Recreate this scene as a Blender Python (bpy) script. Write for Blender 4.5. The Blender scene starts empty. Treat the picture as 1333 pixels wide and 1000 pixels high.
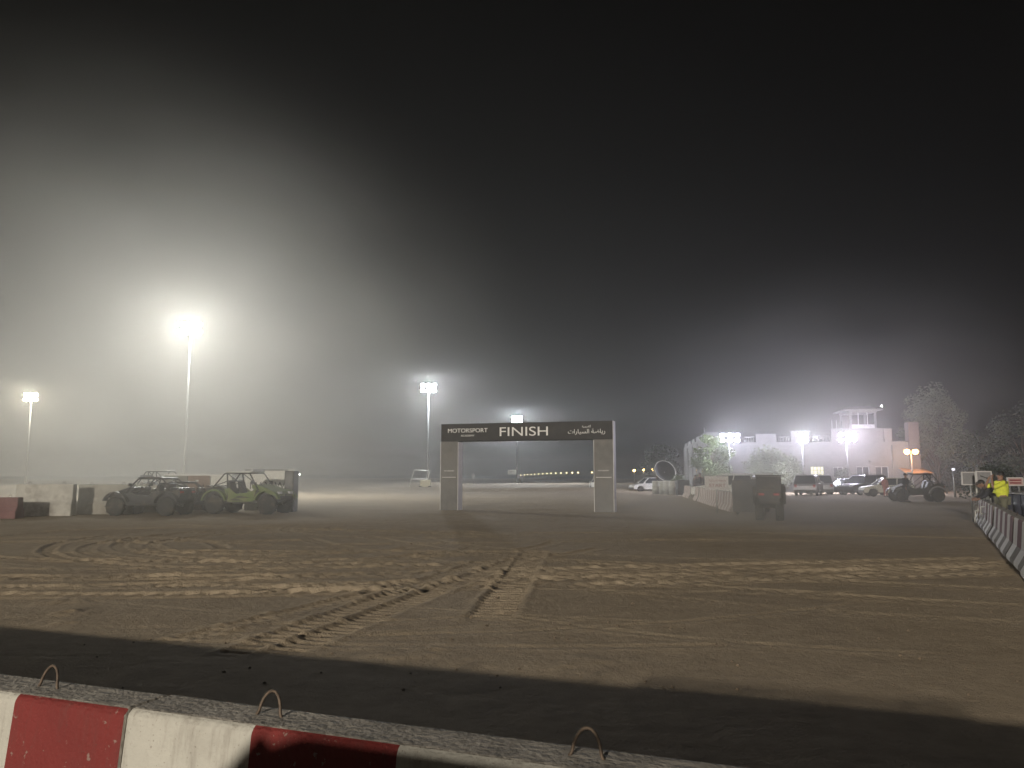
import bpy, bmesh, math, random
import numpy as np
from mathutils import Vector, Matrix, Euler
R = math.radians
PI = math.pi
rnd = random.Random(11)
scene = bpy.context.scene
COL = scene.collection

# ------------------------------------------------------------------ camera
CAM_H = 1.6
FPX = 1007.0
PITCH = math.atan((620 - 500) / FPX)
cam_d = bpy.data.cameras.new('camera'); cam = bpy.data.objects.new('camera', cam_d); COL.objects.link(cam)
cam.location = (0, 0, CAM_H); cam.rotation_euler = (PI / 2 + PITCH, 0, 0)
cam_d.sensor_width = 36; cam_d.lens = FPX / 1333 * 36; cam_d.clip_start = 0.05; cam_d.clip_end = 3000
scene.camera = cam

def ZP(py, Y):
    """height of the world point seen at photo row py at distance Y"""
    return CAM_H + Y * math.tan(PITCH + math.atan((500 - py) / FPX))
def XP(px, Y, z=0.0):
    d = Y * math.cos(PITCH) + (z - CAM_H) * math.sin(PITCH)
    return (px - 666.5) / FPX * d
def GP(px, py, z=0.0):
    t = -math.tan(PITCH + math.atan((500 - py) / FPX))
    Y = (CAM_H - z) / t
    return XP(px, Y, z), Y

# ------------------------------------------------------------------ noise / terrain
_rs = np.random.RandomState(5)
_T = _rs.rand(256, 256)
def vnoise(x, y):
    xi = np.floor(x).astype(np.int64); yi = np.floor(y).astype(np.int64)
    fx = x - xi; fy = y - yi
    fx = fx * fx * (3 - 2 * fx); fy = fy * fy * (3 - 2 * fy)
    a = _T[xi & 255, yi & 255]; b = _T[(xi + 1) & 255, yi & 255]
    c = _T[xi & 255, (yi + 1) & 255]; d = _T[(xi + 1) & 255, (yi + 1) & 255]
    return (a * (1 - fx) + b * fx) * (1 - fy) + (c * (1 - fx) + d * fx) * fy
def fbm(x, y, oct=4, g=0.5):
    s = 0; a = 1; t = 0
    for k in range(oct):
        s = s + a * (vnoise(x * 2 ** k + 17.3 * k, y * 2 ** k + 9.1 * k) - .5); t += a; a *= g
    return s / t
def sstep(a, b, x):
    t = np.clip((x - a) / (b - a), 0, 1); return t * t * (3 - 2 * t)
def base_h(x, y):
    x = np.asarray(x, float); y = np.asarray(y, float)
    far = sstep(60, 95, y) * (1 - sstep(12, 22, x - 0.05 * y))
    h = far * (0.9 * fbm(x / 16, y / 26, 4) + 0.28 * np.sin(y * .09 + 1.3 * fbm(x / 30, y / 30, 2) * 6))
    h = h - far * .1
    berm = np.exp(-((y - 79 - 3 * fbm(x / 14, x * 0 + 2, 2)) / 1.6) ** 2) * (1 - sstep(10, 16, x)) * sstep(-60, -10, x)
    h = h + .28 * berm
    h = h + sstep(15, 40, y) * (1 - sstep(55, 70, y)) * .06 * fbm(x / 5, y / 7, 3)
    return h
def H(x, y):
    return float(base_h(np.array([x]), np.array([y]))[0])

# ------------------------------------------------------------------ materials
MATS = {}
def nd(nt, t, **kw):
    n = nt.nodes.new(t)
    for k, v in kw.items(): setattr(n, k, v)
    return n
def mat(name, col, rough=.7, metal=0.0, var=.12, scale=6.0, bump=0.0, bscale=30.0, dirt=None, coat=0.0, spec=.5):
    if name in MATS: return MATS[name]
    m = bpy.data.materials.new(name); m.use_nodes = True; nt = m.node_tree
    b = nt.nodes['Principled BSDF']
    tc = nd(nt, 'ShaderNodeTexCoord')
    n = nd(nt, 'ShaderNodeTexNoise'); n.inputs['Scale'].default_value = scale; n.inputs['Detail'].default_value = 6
    nt.links.new(tc.outputs['Object'], n.inputs['Vector'])
    mp = nd(nt, 'ShaderNodeMapRange'); mp.inputs[1].default_value = .3; mp.inputs[2].default_value = .7
    mp.inputs[3].default_value = 1 - var; mp.inputs[4].default_value = 1 + var
    nt.links.new(n.outputs['Fac'], mp.inputs[0])
    mx = nd(nt, 'ShaderNodeMix', data_type='RGBA', blend_type='MULTIPLY'); mx.inputs[0].default_value = 1
    mx.inputs[6].default_value = (*col, 1); nt.links.new(mp.outputs[0], mx.inputs[7])
    out = mx.outputs[2]
    if dirt:
        dc, amount = dirt
        n2 = nd(nt, 'ShaderNodeTexNoise'); n2.inputs['Scale'].default_value = scale * .45; n2.inputs['Detail'].default_value = 9; n2.inputs['Roughness'].default_value = .7
        nt.links.new(tc.outputs['Object'], n2.inputs['Vector'])
        m2 = nd(nt, 'ShaderNodeMapRange'); m2.inputs[1].default_value = .5; m2.inputs[2].default_value = .68; m2.inputs[3].default_value = 0; m2.inputs[4].default_value = amount
        nt.links.new(n2.outputs['Fac'], m2.inputs[0])
        mx2 = nd(nt, 'ShaderNodeMix', data_type='RGBA'); mx2.inputs[7].default_value = (*dc, 1)
        nt.links.new(m2.outputs[0], mx2.inputs[0]); nt.links.new(out, mx2.inputs[6]); out = mx2.outputs[2]
    nt.links.new(out, b.inputs['Base Color'])
    b.inputs['Roughness'].default_value = rough; b.inputs['Metallic'].default_value = metal
    b.inputs['Specular IOR Level'].default_value = spec
    if coat: b.inputs['Coat Weight'].default_value = coat
    if bump:
        n3 = nd(nt, 'ShaderNodeTexNoise'); n3.inputs['Scale'].default_value = bscale; n3.inputs['Detail'].default_value = 5
        nt.links.new(tc.outputs['Object'], n3.inputs['Vector'])
        bp = nd(nt, 'ShaderNodeBump'); bp.inputs['Strength'].default_value = bump; bp.inputs['Distance'].default_value = .02
        nt.links.new(n3.outputs['Fac'], bp.inputs['Height']); nt.links.new(bp.outputs[0], b.inputs['Normal'])
    MATS[name] = m; return m
def emit(name, col, s):
    if name in MATS: return MATS[name]
    m = bpy.data.materials.new(name); m.use_nodes = True
    b = m.node_tree.nodes['Principled BSDF']; b.inputs['Base Color'].default_value = (*[c * .5 for c in col], 1)
    b.inputs['Emission Color'].default_value = (*col, 1); b.inputs['Emission Strength'].default_value = s
    MATS[name] = m; return m

DUST = (.30, .24, .17)
concrete_w0 = mat('old_w', (.46, .45, .42), .85, var=.1, scale=5, bump=.35, bscale=45, dirt=((.30, .27, .22), .6))
concrete_r0 = mat('old_r', (.23, .018, .020), .8, var=.16, scale=5, bump=.35, bscale=45, dirt=((.15, .05, .04), .45))
concrete_g = mat('bare_concrete', (.26, .24, .21), .9, var=.25, scale=9, bump=.6, bscale=40, dirt=((.42, .40, .36), .45))
concrete_old = mat('worn_white_concrete', (.50, .49, .45), .9, var=.2, scale=2.5, bump=.5, bscale=14, dirt=((.17, .15, .13), .9))
steel = mat('galvanised_steel', (.35, .35, .34), .5, .7, var=.15)
rusty = mat('rusty_steel', (.20, .15, .11), .7, .5, var=.3, scale=40)
black = mat('black_plastic', (.022, .023, .026), .55, var=.3, dirt=(DUST, .35))
blackm = mat('black_painted_metal', (.03, .031, .034), .4, .3, var=.2, dirt=(DUST, .25))
rubber = mat('tyre_rubber', (.02, .02, .02), .85, var=.3, dirt=(DUST, .4))
rimm = mat('dark_alloy', (.12, .12, .125), .4, .8)
silver_rim = mat('silver_alloy', (.5, .5, .52), .35, .8)
glass = mat('tinted_glass', (.03, .035, .045), .1, 0, var=.05, spec=.8)
green = mat('lime_green_plastic', (.13, .185, .045), .45, var=.1, dirt=(DUST, .5))
grey_pl = mat('grey_plastic', (.25, .25, .26), .5)
whitep = mat('white_car_paint', (.78, .78, .76), .3, var=.04, coat=.5, dirt=(DUST, .25))
creamp = mat('cream_car_paint', (.72, .72, .62), .35, var=.04, coat=.5, dirt=(DUST, .3))
silverp = mat('silver_car_paint', (.42, .42, .47), .3, .5, var=.04, coat=.5, dirt=(DUST, .25))
darkp = mat('dark_car_paint', (.05, .05, .07), .3, .3, var=.05, coat=.5, dirt=(DUST, .3))
lampglass = mat('lamp_glass', (.7, .7, .7), .15)
redglass = mat('red_lamp_glass', (.4, .02, .02), .2)
arch_beam = mat('dark_cladding', (.042, .042, .044), .7, var=.12, scale=3, dirt=((.06, .057, .052), .4))
arch_grey = mat('dusty_dark_cladding', (.17, .17, .168), .7, var=.12, scale=3, dirt=((.24, .22, .2), .4))
arch_side_lit = mat('lit_side_cladding', (.80, .79, .77), .6, var=.06, scale=3, dirt=((.4, .36, .3), .35))  # paler tone puts the lamp light on the column sides into the colour
letter = mat('white_lettering', (.82, .82, .82), .6, var=.04)
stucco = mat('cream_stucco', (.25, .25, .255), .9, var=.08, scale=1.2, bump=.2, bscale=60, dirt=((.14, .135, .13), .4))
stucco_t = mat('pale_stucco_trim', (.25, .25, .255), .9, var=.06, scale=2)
terra = mat('terracotta_wall', (.50, .30, .20), .9, var=.12)
darkwin = mat('dark_window_glass', (.05, .055, .07), .12, spec=.8)
frame_w = mat('white_window_frame', (.6, .6, .6), .5)
signw = mat('white_sign_board', (.62, .60, .60), .6, var=.05)
signred = mat('red_sign_paint', (.22, .008, .015), .6)
signpink = mat('faded_pink_board', (.55, .38, .36), .7, var=.1)
skin = mat('skin', (.28, .16, .11), .6, var=.05)
hair = mat('black_hair', (.012, .011, .01), .6)
vest = mat('fluorescent_yellow_cloth', (.72, .78, .06), .8, var=.1, scale=9)
olive = mat('olive_cloth', (.13, .13, .09), .9, var=.15)
darkc = mat('dark_cloth', (.022, .024, .032), .9, var=.2)
greyc = mat('grey_cloth', (.10, .10, .12), .9, var=.2)
redc = mat('faded_red_cloth', (.45, .17, .15), .9, var=.15)
bark = mat('bark', (.12, .09, .065), .9, var=.3, scale=20)
leafA = mat('green_leaf', (.085, .12, .04), .6, var=.35, scale=1.3)
leafB = mat('grey_green_leaf', (.15, .17, .11), .6, var=.35, scale=1.3)
leafC = mat('dark_leaf', (.045, .06, .035), .6, var=.4, scale=1.0)
palmm = mat('palm_leaf', (.10, .14, .06), .6, var=.3, scale=2)
tarp = mat('orange_tarpaulin', (.60, .33, .16), .8, var=.15, scale=3)
skipm = mat('charcoal_steel', (.045, .047, .055), .6, .2, var=.25, scale=3, dirt=(DUST, .3))
whitepl = mat('white_plastic', (.66, .66, .62), .5, var=.06)
drum = mat('pale_grey_plastic', (.42, .42, .39), .6, var=.15)

def weathered_paint(name, col, under=(.25, .23, .20), chip=.60, stain=(.12, .10, .08)):
    m = mat(name, col, .82, var=.10, scale=4, bump=.4, bscale=55, dirt=(stain, .0)); nt = m.node_tree; b = nt.nodes['Principled BSDF']
    src = b.inputs['Base Color'].links[0].from_socket; tc = nd(nt, 'ShaderNodeTexCoord')
    def layer(src, sc3, det, lo, hi, c, amt):
        mp_ = nd(nt, 'ShaderNodeMapping'); mp_.inputs['Scale'].default_value = sc3; nt.links.new(tc.outputs['Object'], mp_.inputs[0])
        n = nd(nt, 'ShaderNodeTexNoise'); n.inputs['Scale'].default_value = 1; n.inputs['Detail'].default_value = det; n.inputs['Roughness'].default_value = .65; nt.links.new(mp_.outputs[0], n.inputs['Vector'])
        r_ = nd(nt, 'ShaderNodeMapRange'); r_.inputs[1].default_value = lo; r_.inputs[2].default_value = hi; r_.inputs[4].default_value = amt; nt.links.new(n.outputs['Fac'], r_.inputs[0])
        x = nd(nt, 'ShaderNodeMix', data_type='RGBA'); x.inputs[7].default_value = (*c, 1); nt.links.new(r_.outputs[0], x.inputs[0]); nt.links.new(src, x.inputs[6]); return x.outputs[2]
    o = layer(src, (26, 26, 2.2), 6, .5, .8, stain, .55)
    o = layer(o, (3, 3, 3), 9, .52, .75, stain, .35)
    o = layer(o, (30, 30, 30), 5, chip, chip + .02, under, .9)
    o = layer(o, (110, 110, 110), 2, .68, .72, stain, .7)
    nt.links.new(o, b.inputs['Base Color']); return m
# ------------------------------------------------------------------ mesh builder
class MB:
    def __init__(s): s.v = []; s.f = []; s.m = []; s.sm = []
    def add(s, vs, fs, mi=0, smooth=False, M=None):
        o = len(s.v)
        for p in vs:
            p = Vector(p)
            s.v.append(tuple(M @ p) if M is not None else tuple(p))
        for f in fs: s.f.append([i + o for i in f]); s.m.append(mi); s.sm.append(smooth)
        return s
    def box(s, c, d, mi=0, rz=0, M=None, taper=1.0):
        x, y, z = d[0] / 2, d[1] / 2, d[2] / 2
        vs = []
        for sz in (-1, 1):
            t = taper if sz > 0 else 1
            for sx, sy in ((-1, -1), (1, -1), (1, 1), (-1, 1)): vs.append((sx * x * t, sy * y * t, sz * z))
        L = Matrix.Translation(c) @ Matrix.Rotation(rz, 4, 'Z')
        if M is not None: L = M @ L
        return s.add(vs, [(3, 2, 1, 0), (4, 5, 6, 7), (0, 1, 5, 4), (1, 2, 6, 5), (2, 3, 7, 6), (3, 0, 4, 7)], mi, M=L)
    def prism(s, poly, a, b, axis='Y', mi=0, inset=0.0, smooth=False, M=None):
        """poly in (x,z) pushed along y (axis Y) or (y,z) along x (axis X) or (x,y) along z"""
        n = len(poly); vs = []
        for t in (a, b):
            for p in poly:
                vs.append({'Y': (p[0], t, p[1]), 'X': (t, p[0], p[1]), 'Z': (p[0], p[1], t)}[axis])
        fs = [tuple(range(n)), tuple(range(2 * n - 1, n - 1, -1))]
        for i in range(n): fs.append((i, i + n, (i + 1) % n + n, (i + 1) % n))
        return s.add(vs, fs, mi, smooth, M)
    def tube(s, pts, r, seg=8, mi=0, caps=True, M=None):
        pts = [Vector(p) for p in pts]; n = len(pts)
        rr = r if isinstance(r, (list, tuple)) else [r] * n
        vs = []; fs = []; up = None
        for i, p in enumerate(pts):
            if i == 0: t = pts[1] - p
            elif i == n - 1: t = p - pts[i - 1]
            else: t = (pts[i + 1] - p).normalized() + (p - pts[i - 1]).normalized()
            if t.length < 1e-9: t = Vector((0, 0, 1))
            t.normalize()
            if up is None: up = t.orthogonal().normalized()
            up = (up - t * up.dot(t))
            if up.length < 1e-6: up = t.orthogonal()
            up.normalize(); w = t.cross(up)
            for k in range(seg):
                a = 2 * PI * k / seg
                vs.append(p + (up * math.cos(a) + w * math.sin(a)) * rr[i])
        for i in range(n - 1):
            for k in range(seg):
                k2 = (k + 1) % seg
                fs.append((i * seg + k, i * seg + k2, (i + 1) * seg + k2, (i + 1) * seg + k))
        s.add(vs, fs, mi, True, M)
        if caps:
            s.add(vs[:seg], [tuple(range(seg - 1, -1, -1))], mi, False, M)
            s.add(vs[-seg:], [tuple(range(seg))], mi, False, M)
        return s
    def lathe(s, prof, seg=16, axis='Z', c=(0, 0, 0), mi=0, M=None, smooth=True):
        vs = []; n = len(prof)
        for r, h in prof:
            for k in range(seg):
                a = 2 * PI * k / seg; u, w = r * math.cos(a), r * math.sin(a)
                q = {'Z': (u, w, h), 'Y': (u, h, w), 'X': (h, u, w)}[axis]
                vs.append((q[0] + c[0], q[1] + c[1], q[2] + c[2]))
        fs = []
        for i in range(n - 1):
            for k in range(seg):
                k2 = (k + 1) % seg
                fs.append((i * seg + k, i * seg + k2, (i + 1) * seg + k2, (i + 1) * seg + k))
        s.add(vs, fs, mi, smooth, M)
        s.add(vs[:seg], [tuple(range(seg))], mi, False, M); s.add(vs[-seg:], [tuple(range(seg))], mi, False, M)
        return s
    def build(s, name, mats, parent=None, bevel=0.0, loc=None, fix=True):
        me = bpy.data.meshes.new(name)
        me.from_pydata(s.v, [], s.f)
        if not isinstance(mats, (list, tuple)): mats = [mats]
        for m in mats: me.materials.append(m)
        me.polygons.foreach_set('material_index', s.m)
        me.polygons.foreach_set('use_smooth', s.sm)
        if fix and len(s.f) < 60000:
            bm = bmesh.new(); bm.from_mesh(me)
            bmesh.ops.remove_doubles(bm, verts=bm.verts, dist=1e-5)
            bmesh.ops.recalc_face_normals(bm, faces=bm.faces)
            bm.to_mesh(me); bm.free()
        me.update()
        o = bpy.data.objects.new(name, me); COL.objects.link(o)
        if parent is not None: o.parent = parent
        if loc is not None: o.location = loc
        if bevel:
            b = o.modifiers.new('bevel', 'BEVEL'); b.width = bevel; b.segments = 2; b.limit_method = 'ANGLE'; b.angle_limit = R(35)
        return o

def tag(o, label=None, cat=None, group=None, kind=None):
    if label: o['label'] = label
    if cat: o['category'] = cat
    if group: o['group'] = group
    if kind: o['kind'] = kind
    return o
def thing(name, label, cat, loc=(0, 0, 0), rz=0.0, group=None, sc=None):
    o = bpy.data.objects.new(name, None); COL.objects.link(o)
    o.location = loc; o.rotation_euler = (0, 0, rz); o.empty_display_size = .2
    if sc is not None: o.scale = (sc, sc, sc) if not isinstance(sc, tuple) else sc
    return tag(o, label, cat, group)
def kids(o): return [c for c in COL.objects if c.parent == o]
def dup(o, loc=None, rz=None, label=None, parent=None, group=None, sc=None):
    c = o.copy(); COL.objects.link(c); c.parent = parent
    for ch in kids(o): dup(ch, parent=c)
    if loc is not None: c.location = loc
    if rz is not None: c.rotation_euler = (0, 0, rz)
    if label: c['label'] = label
    if group: c['group'] = group
    if sc is not None: c.scale = (sc, sc, sc)
    return c
def text(name, body, size, m, parent, loc, rot, depth=.01, width=None, squash=None):
    cu = bpy.data.curves.new('t', 'FONT'); cu.body = body; cu.size = size; cu.extrude = depth; cu.align_x = 'CENTER'; cu.align_y = 'CENTER'
    t = bpy.data.objects.new('t', cu); COL.objects.link(t)
    dg = bpy.context.evaluated_depsgraph_get(); dg.update()
    me = bpy.data.meshes.new_from_object(t.evaluated_get(dg), depsgraph=dg)
    bpy.data.objects.remove(t); bpy.data.curves.remove(cu)
    xs = [v.co.x for v in me.vertices]; w = max(xs) - min(xs); c0 = (max(xs) + min(xs)) / 2
    k = width / w if width else 1
    ys = [v.co.y for v in me.vertices]; cy = (max(ys) + min(ys)) / 2
    ky = squash if squash else k
    for v in me.vertices: v.co.x = (v.co.x - c0) * k; v.co.y = (v.co.y - cy) * ky
    me.materials.clear(); me.materials.append(m)
    me.name = name
    o = bpy.data.objects.new(name, me); COL.objects.link(o); o.parent = parent; o.location = loc; o.rotation_euler = rot
    return o
ORD = ['first', 'second', 'third', 'fourth', 'fifth', 'sixth', 'seventh', 'eighth', 'ninth', 'tenth', 'eleventh', 'twelfth', 'thirteenth', 'fourteenth', 'fifteenth', 'sixteenth']

# ------------------------------------------------------------------ ground
def axis_x():
    xs = list(np.arange(-15, 15.001, .032)); d = .032; p = 15
    out = []
    while p < 640: d *= 1.035; d = min(d, 14); p += d; out.append(p)
    return np.array([-q for q in out[::-1]] + xs + out)
def axis_y():
    ys = []; p = 3.0
    while p < 640:
        ys.append(p); d = max(.022, .003 * p) if p < 50 else .18 * 1.0 + (p - 50) * .012
        p += min(d, 14)
    neg = []; p = 3.0; d = .06
    while p > -70: d *= 1.15; p -= min(d, 6); neg.append(p)
    return np.array(neg[::-1] + ys)
ax, ay = axis_x(), axis_y()
X, Y = np.meshgrid(ax, ay)
Z = base_h(X, Y)
near = (np.abs(X) < 17) & (Y > 2.5) & (Y < 60)
xn, yn = X[near], Y[near]
rough = .007 * fbm(xn / 1.3, yn / 1.3, 4) + .010 * fbm(xn / .22, yn / .18, 3, .6) + .012 * fbm(xn / 4, yn / 4, 2)
TG = .66
WOB = .05 * (fbm(xn / .8, yn / .8, 2)) * 2; LUMP = .8 + .9 * vnoise(xn / .11, yn / .09); FADE = np.clip(.8 + 1.2 * fbm(xn / 2.2, yn / 2.2, 2), .4, 1)
hz = rough.copy()
disturb = np.zeros_like(hz)
def stamp(d, s, ok, w=.30, depth=.035, lam=.2, amp=.014, kind='chev', strength=1.0):
    global hz, disturb
    d = d + WOB * .5
    ad = np.abs(d)
    inside = 1 - sstep(w / 2 - .04, w / 2 + .03, ad)
    sh = np.exp(-((ad - w / 2 - .06) / .05) ** 2)
    if kind == 'chev': ph = s + .9 * ad
    elif kind == 'rung': ph = s
    else: ph = s + .6 * d
    tread = TG * amp * np.clip(np.sin(2 * PI * ph / lam) * 3, -1, 1)
    lump = LUMP
    fade = ok * strength * FADE
    hz = hz * (1 - inside * fade * .7) + fade * inside * (-depth * .7 + tread) + fade * sh * depth * .5 * lump
    disturb = np.maximum(disturb, fade * np.clip(inside * .7 + sh, 0, 1))
def arc(cx, cy, r, a0, a1, **kw):
    rr = np.hypot(xn - cx, yn - cy); a = np.degrees(np.arctan2(yn - cy, xn - cx))
    m = (a0 + a1) / 2; a = (a - m + 180) % 360 - 180; hw = (a1 - a0) / 2
    ok = 1 - sstep(hw - 3, hw + 3, np.abs(a))
    stamp(rr - r, np.radians(a) * r, ok * (np.abs(rr - r) < .5), **kw)
def line(x0, y0, x1, y1, **kw):
    L = math.hypot(x1 - x0, y1 - y0); ux, uy = (x1 - x0) / L, (y1 - y0) / L
    s = (xn - x0) * ux + (yn - y0) * uy; d = -(xn - x0) * uy + (yn - y0) * ux
    ok = sstep(-.3, .4, s) * (1 - sstep(L - .4, L + .3, s)) * (np.abs(d) < .6)
    stamp(d, s, ok, **kw)
# donut rings on the left
for (cx, cy, r, a0, a1, st) in ((-5.2, 19.5, 3.4, 100, 330, .9), (-5.2, 19.5, 4.7, 90, 340, .8), (-4.2, 20.5, 5.4, 150, 350, .9), (-4.2, 20.5, 6.8, 160, 335, .9),
                                (-7.5, 21, 6.0, 150, 320, .8), (-7.5, 21, 7.4, 170, 320, .8), (-8.2, 22, 9.3, 185, 312, 1), (-8.2, 22, 10.6, 188, 308, 1),
                                (-2.5, 25, 3.2, 60, 300, .7), (-2.5, 25, 4.5, 90, 310, .7), (2.5, 26, 5.0, 190, 340, .6), (2.5, 26, 6.3, 195, 330, .6),
                                (-11, 16, 3.5, 20, 170, .8), (-11, 16, 4.8, 20, 170, .8), (6, 24, 9, 200, 280, .5), (1, 31, 4, 0, 300, .5)):
    arc(cx, cy, r, a0, a1, strength=st, amp=.012, lam=.3, kind='chev', depth=.03, w=.3)
# broad tread bands running across the picture
arc(-6.2, 30.0, 17.4, 243, 292, w=.36, depth=.035, amp=.022, lam=.28, kind='slant')
arc(-6.0, 30.0, 19.3, 246, 290, w=.38, depth=.035, amp=.024, lam=.28, kind='slant')
arc(-6.2, 30.0, 18.5, 244, 288, w=.22, depth=.02, amp=.016, lam=.2, kind='chev')
line(-1.2, 12.0, 8.6, 13.9, w=.46, depth=.04, amp=.027, lam=.34, kind='chev')
line(-.9, 13.3, 9.4, 15.4, w=.46, depth=.04, amp=.027, lam=.34, kind='chev')
line(.9, 11.6, 8.4, 13.2, w=.40, depth=.03, amp=.025, lam=.32, kind='chev')
line(-.2, 12.7, 9.6, 14.7, w=.40, depth=.03, amp=.025, lam=.32, kind='chev')
line(-9, 15.2, -1, 14.2, w=.36, depth=.03, amp=.026, lam=.3, kind='chev')
line(-8, 12.4, -1.5, 12.9, w=.36, depth=.03, amp=.026, lam=.3, kind='slant')
line(-3.6, 11.2, -.4, 12.4, w=.4, depth=.04, amp=.026, lam=.24, kind='slant')
# diagonal pair
line(-2.1, 7.3, .2, 15.6, w=.36, depth=.025, amp=.013, lam=.17, kind='rung')
line(-2.55, 7.2, -.55, 15.0, w=.3, depth=.028, amp=.013, lam=.18, kind='rung')
line(-3.4, 7.6, -1.2, 12.6, w=.26, depth=.03, amp=.015, lam=.18, kind='chev')
# the scrubbed wide strip leading away
line(-.24, 9.0, .05, 12.2, w=.52, depth=.035, amp=.022, lam=.2, kind='rung')
line(.05, 12.2, .45, 16.5, w=.5, depth=.03, amp=.02, lam=.2, kind='rung')
# sparse traces on the right and further out
for k in range(22):
    x0 = rnd.uniform(-14, 10); y0 = rnd.uniform(16, 50); a = rnd.uniform(-.5, .5); L = rnd.uniform(5, 14)
    line(x0, y0, x0 + L * math.cos(a), y0 + L * math.sin(a), strength=rnd.uniform(.3, .8), depth=.05, lam=.35, amp=.02)
arc(14, 30, 20, 205, 262, strength=.55, depth=.035, w=.4)
arc(14, 30, 21.6, 205, 262, strength=.5, depth=.035, w=.4)
arc(10, 22, 14, 215, 275, strength=.4, depth=.02, w=.3)
for k in range(26):
    r_ = rnd.uniform(7, 26); a = rnd.uniform(225, 285); cx = rnd.uniform(-5, 7); yy_ = rnd.uniform(6.8, 14)
    arc(cx, yy_ + r_, r_, a, a + rnd.uniform(14, 40), w=rnd.uniform(.05, .14), depth=.012, amp=.003, lam=.15, strength=.8)
# lumps of churned sand between the bands
ch = np.exp(-((yn - 11.6 + .12 * xn) / 1.6) ** 2) * (1 - sstep(-1, 6, xn))
hz = hz + ch * .014 * np.clip(fbm(xn / .3, yn / .22, 3, .6) * 2.0, -.2, 1)
# a crooked heap at far left
for (cx, cy, s_, hh) in ((-5.2, 9.3, .35, .07), (-5.7, 10.2, .3, .07), (-5.0, 8.7, .3, .05), (-2.5, 9.0, .5, .04), (-2.9, 8.4, .3, .05), (-.9, 7.2, .5, .04), (.6, 6.9, .4, .03)):
    hz = hz + .45 * hh * np.exp(-((xn - cx) ** 2 + ((yn - cy) * 1.2) ** 2) / s_ ** 2) * (.4 + 1.2 * vnoise(xn / .12, yn / .12))
edge = (1 - sstep(13, 15, np.abs(xn))) * sstep(3, 4.5, yn) * (1 - sstep(48, 58, yn))
Z[near] += hz * edge
D = np.zeros_like(Z); D[near] = disturb * edge
ny, nx = Z.shape
co = np.stack([X, Y, Z], -1).reshape(-1, 3).astype(np.float32)
ii = np.arange((ny - 1) * nx).reshape(ny - 1, nx)[:, :-1].ravel()
quads = np.stack([ii, ii + 1, ii + nx + 1, ii + nx], -1).astype(np.int32)
gm = bpy.data.meshes.new('ground'); gm.vertices.add(len(co)); gm.vertices.foreach_set('co', co.ravel())
gm.loops.add(quads.size); gm.loops.foreach_set('vertex_index', quads.ravel())
gm.polygons.add(len(quads)); gm.polygons.foreach_set('loop_start', np.arange(len(quads), dtype=np.int32) * 4)
gm.polygons.foreach_set('use_smooth', np.ones(len(quads), bool))
at = gm.attributes.new('churned', 'FLOAT', 'POINT'); at.data.foreach_set('value', D.ravel().astype(np.float32))
gm.update(calc_edges=True)
m = bpy.data.materials.new('desert_sand'); m.use_nodes = True; nt = m.node_tree; b = nt.nodes['Principled BSDF']
geo = nd(nt, 'ShaderNodeNewGeometry')
def noise(scale, det=5, ro=.55, stretch=None):
    n = nd(nt, 'ShaderNodeTexNoise'); n.inputs['Scale'].default_value = scale; n.inputs['Detail'].default_value = det; n.inputs['Roughness'].default_value = ro
    src = geo.outputs['Position']
    if stretch:
        mpn = nd(nt, 'ShaderNodeMapping'); mpn.inputs['Scale'].default_value = stretch; nt.links.new(src, mpn.inputs[0]); src = mpn.outputs[0]
    nt.links.new(src, n.inputs['Vector']); return n
n1 = noise(.22, 6, .6, (1, 1.6, 1)); n2 = noise(3.2, 8, .7); n3 = noise(45, 4, .7)
cr = nd(nt, 'ShaderNodeValToRGB'); e = cr.color_ramp.elements
e[0].position = .30; e[0].color = (.325, .262, .185, 1); e[1].position = .72; e[1].color = (.40, .326, .234, 1)
nt.links.new(n1.outputs['Fac'], cr.inputs[0])
mp = nd(nt, 'ShaderNodeMapRange'); mp.inputs[1].default_value = .3; mp.inputs[2].default_value = .72; mp.inputs[3].default_value = .80; mp.inputs[4].default_value = 1.16
nt.links.new(n2.outputs['Fac'], mp.inputs[0])
mx = nd(nt, 'ShaderNodeMix', data_type='RGBA', blend_type='MULTIPLY'); mx.inputs[0].default_value = 1
nt.links.new(cr.outputs[0], mx.inputs[6]); nt.links.new(mp.outputs[0], mx.inputs[7])
atn = nd(nt, 'ShaderNodeAttribute', attribute_name='churned')
mx2 = nd(nt, 'ShaderNodeMix', data_type='RGBA'); mx2.inputs[7].default_value = (.49, .41, .31, 1)
ml = nd(nt, 'ShaderNodeMath', operation='MULTIPLY'); ml.inputs[1].default_value = .34
nt.links.new(atn.outputs['Fac'], ml.inputs[0]); nt.links.new(ml.outputs[0], mx2.inputs[0]); nt.links.new(mx.outputs[2], mx2.inputs[6])
nt.links.new(mx2.outputs[2], b.inputs['Base Color']); b.inputs['Roughness'].default_value = .95; b.inputs['Specular IOR Level'].default_value = .15
bp = nd(nt, 'ShaderNodeBump'); bp.inputs['Strength'].default_value = .8; bp.inputs['Distance'].default_value = .03
n4 = noise(12, 8, .7)
nt.links.new(n4.outputs['Fac'], bp.inputs['Height']); bp.inputs['Distance'].default_value = .05
bp2 = nd(nt, 'ShaderNodeBump'); bp2.inputs['Strength'].default_value = .9; bp2.inputs['Distance'].default_value = .014
nt.links.new(n3.outputs['Fac'], bp2.inputs['Height']); nt.links.new(bp.outputs[0], bp2.inputs['Normal']); nt.links.new(bp2.outputs[0], b.inputs['Normal'])
gm.materials.append(m)
go = bpy.data.objects.new('ground', gm); tag(go, kind='structure')

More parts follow.
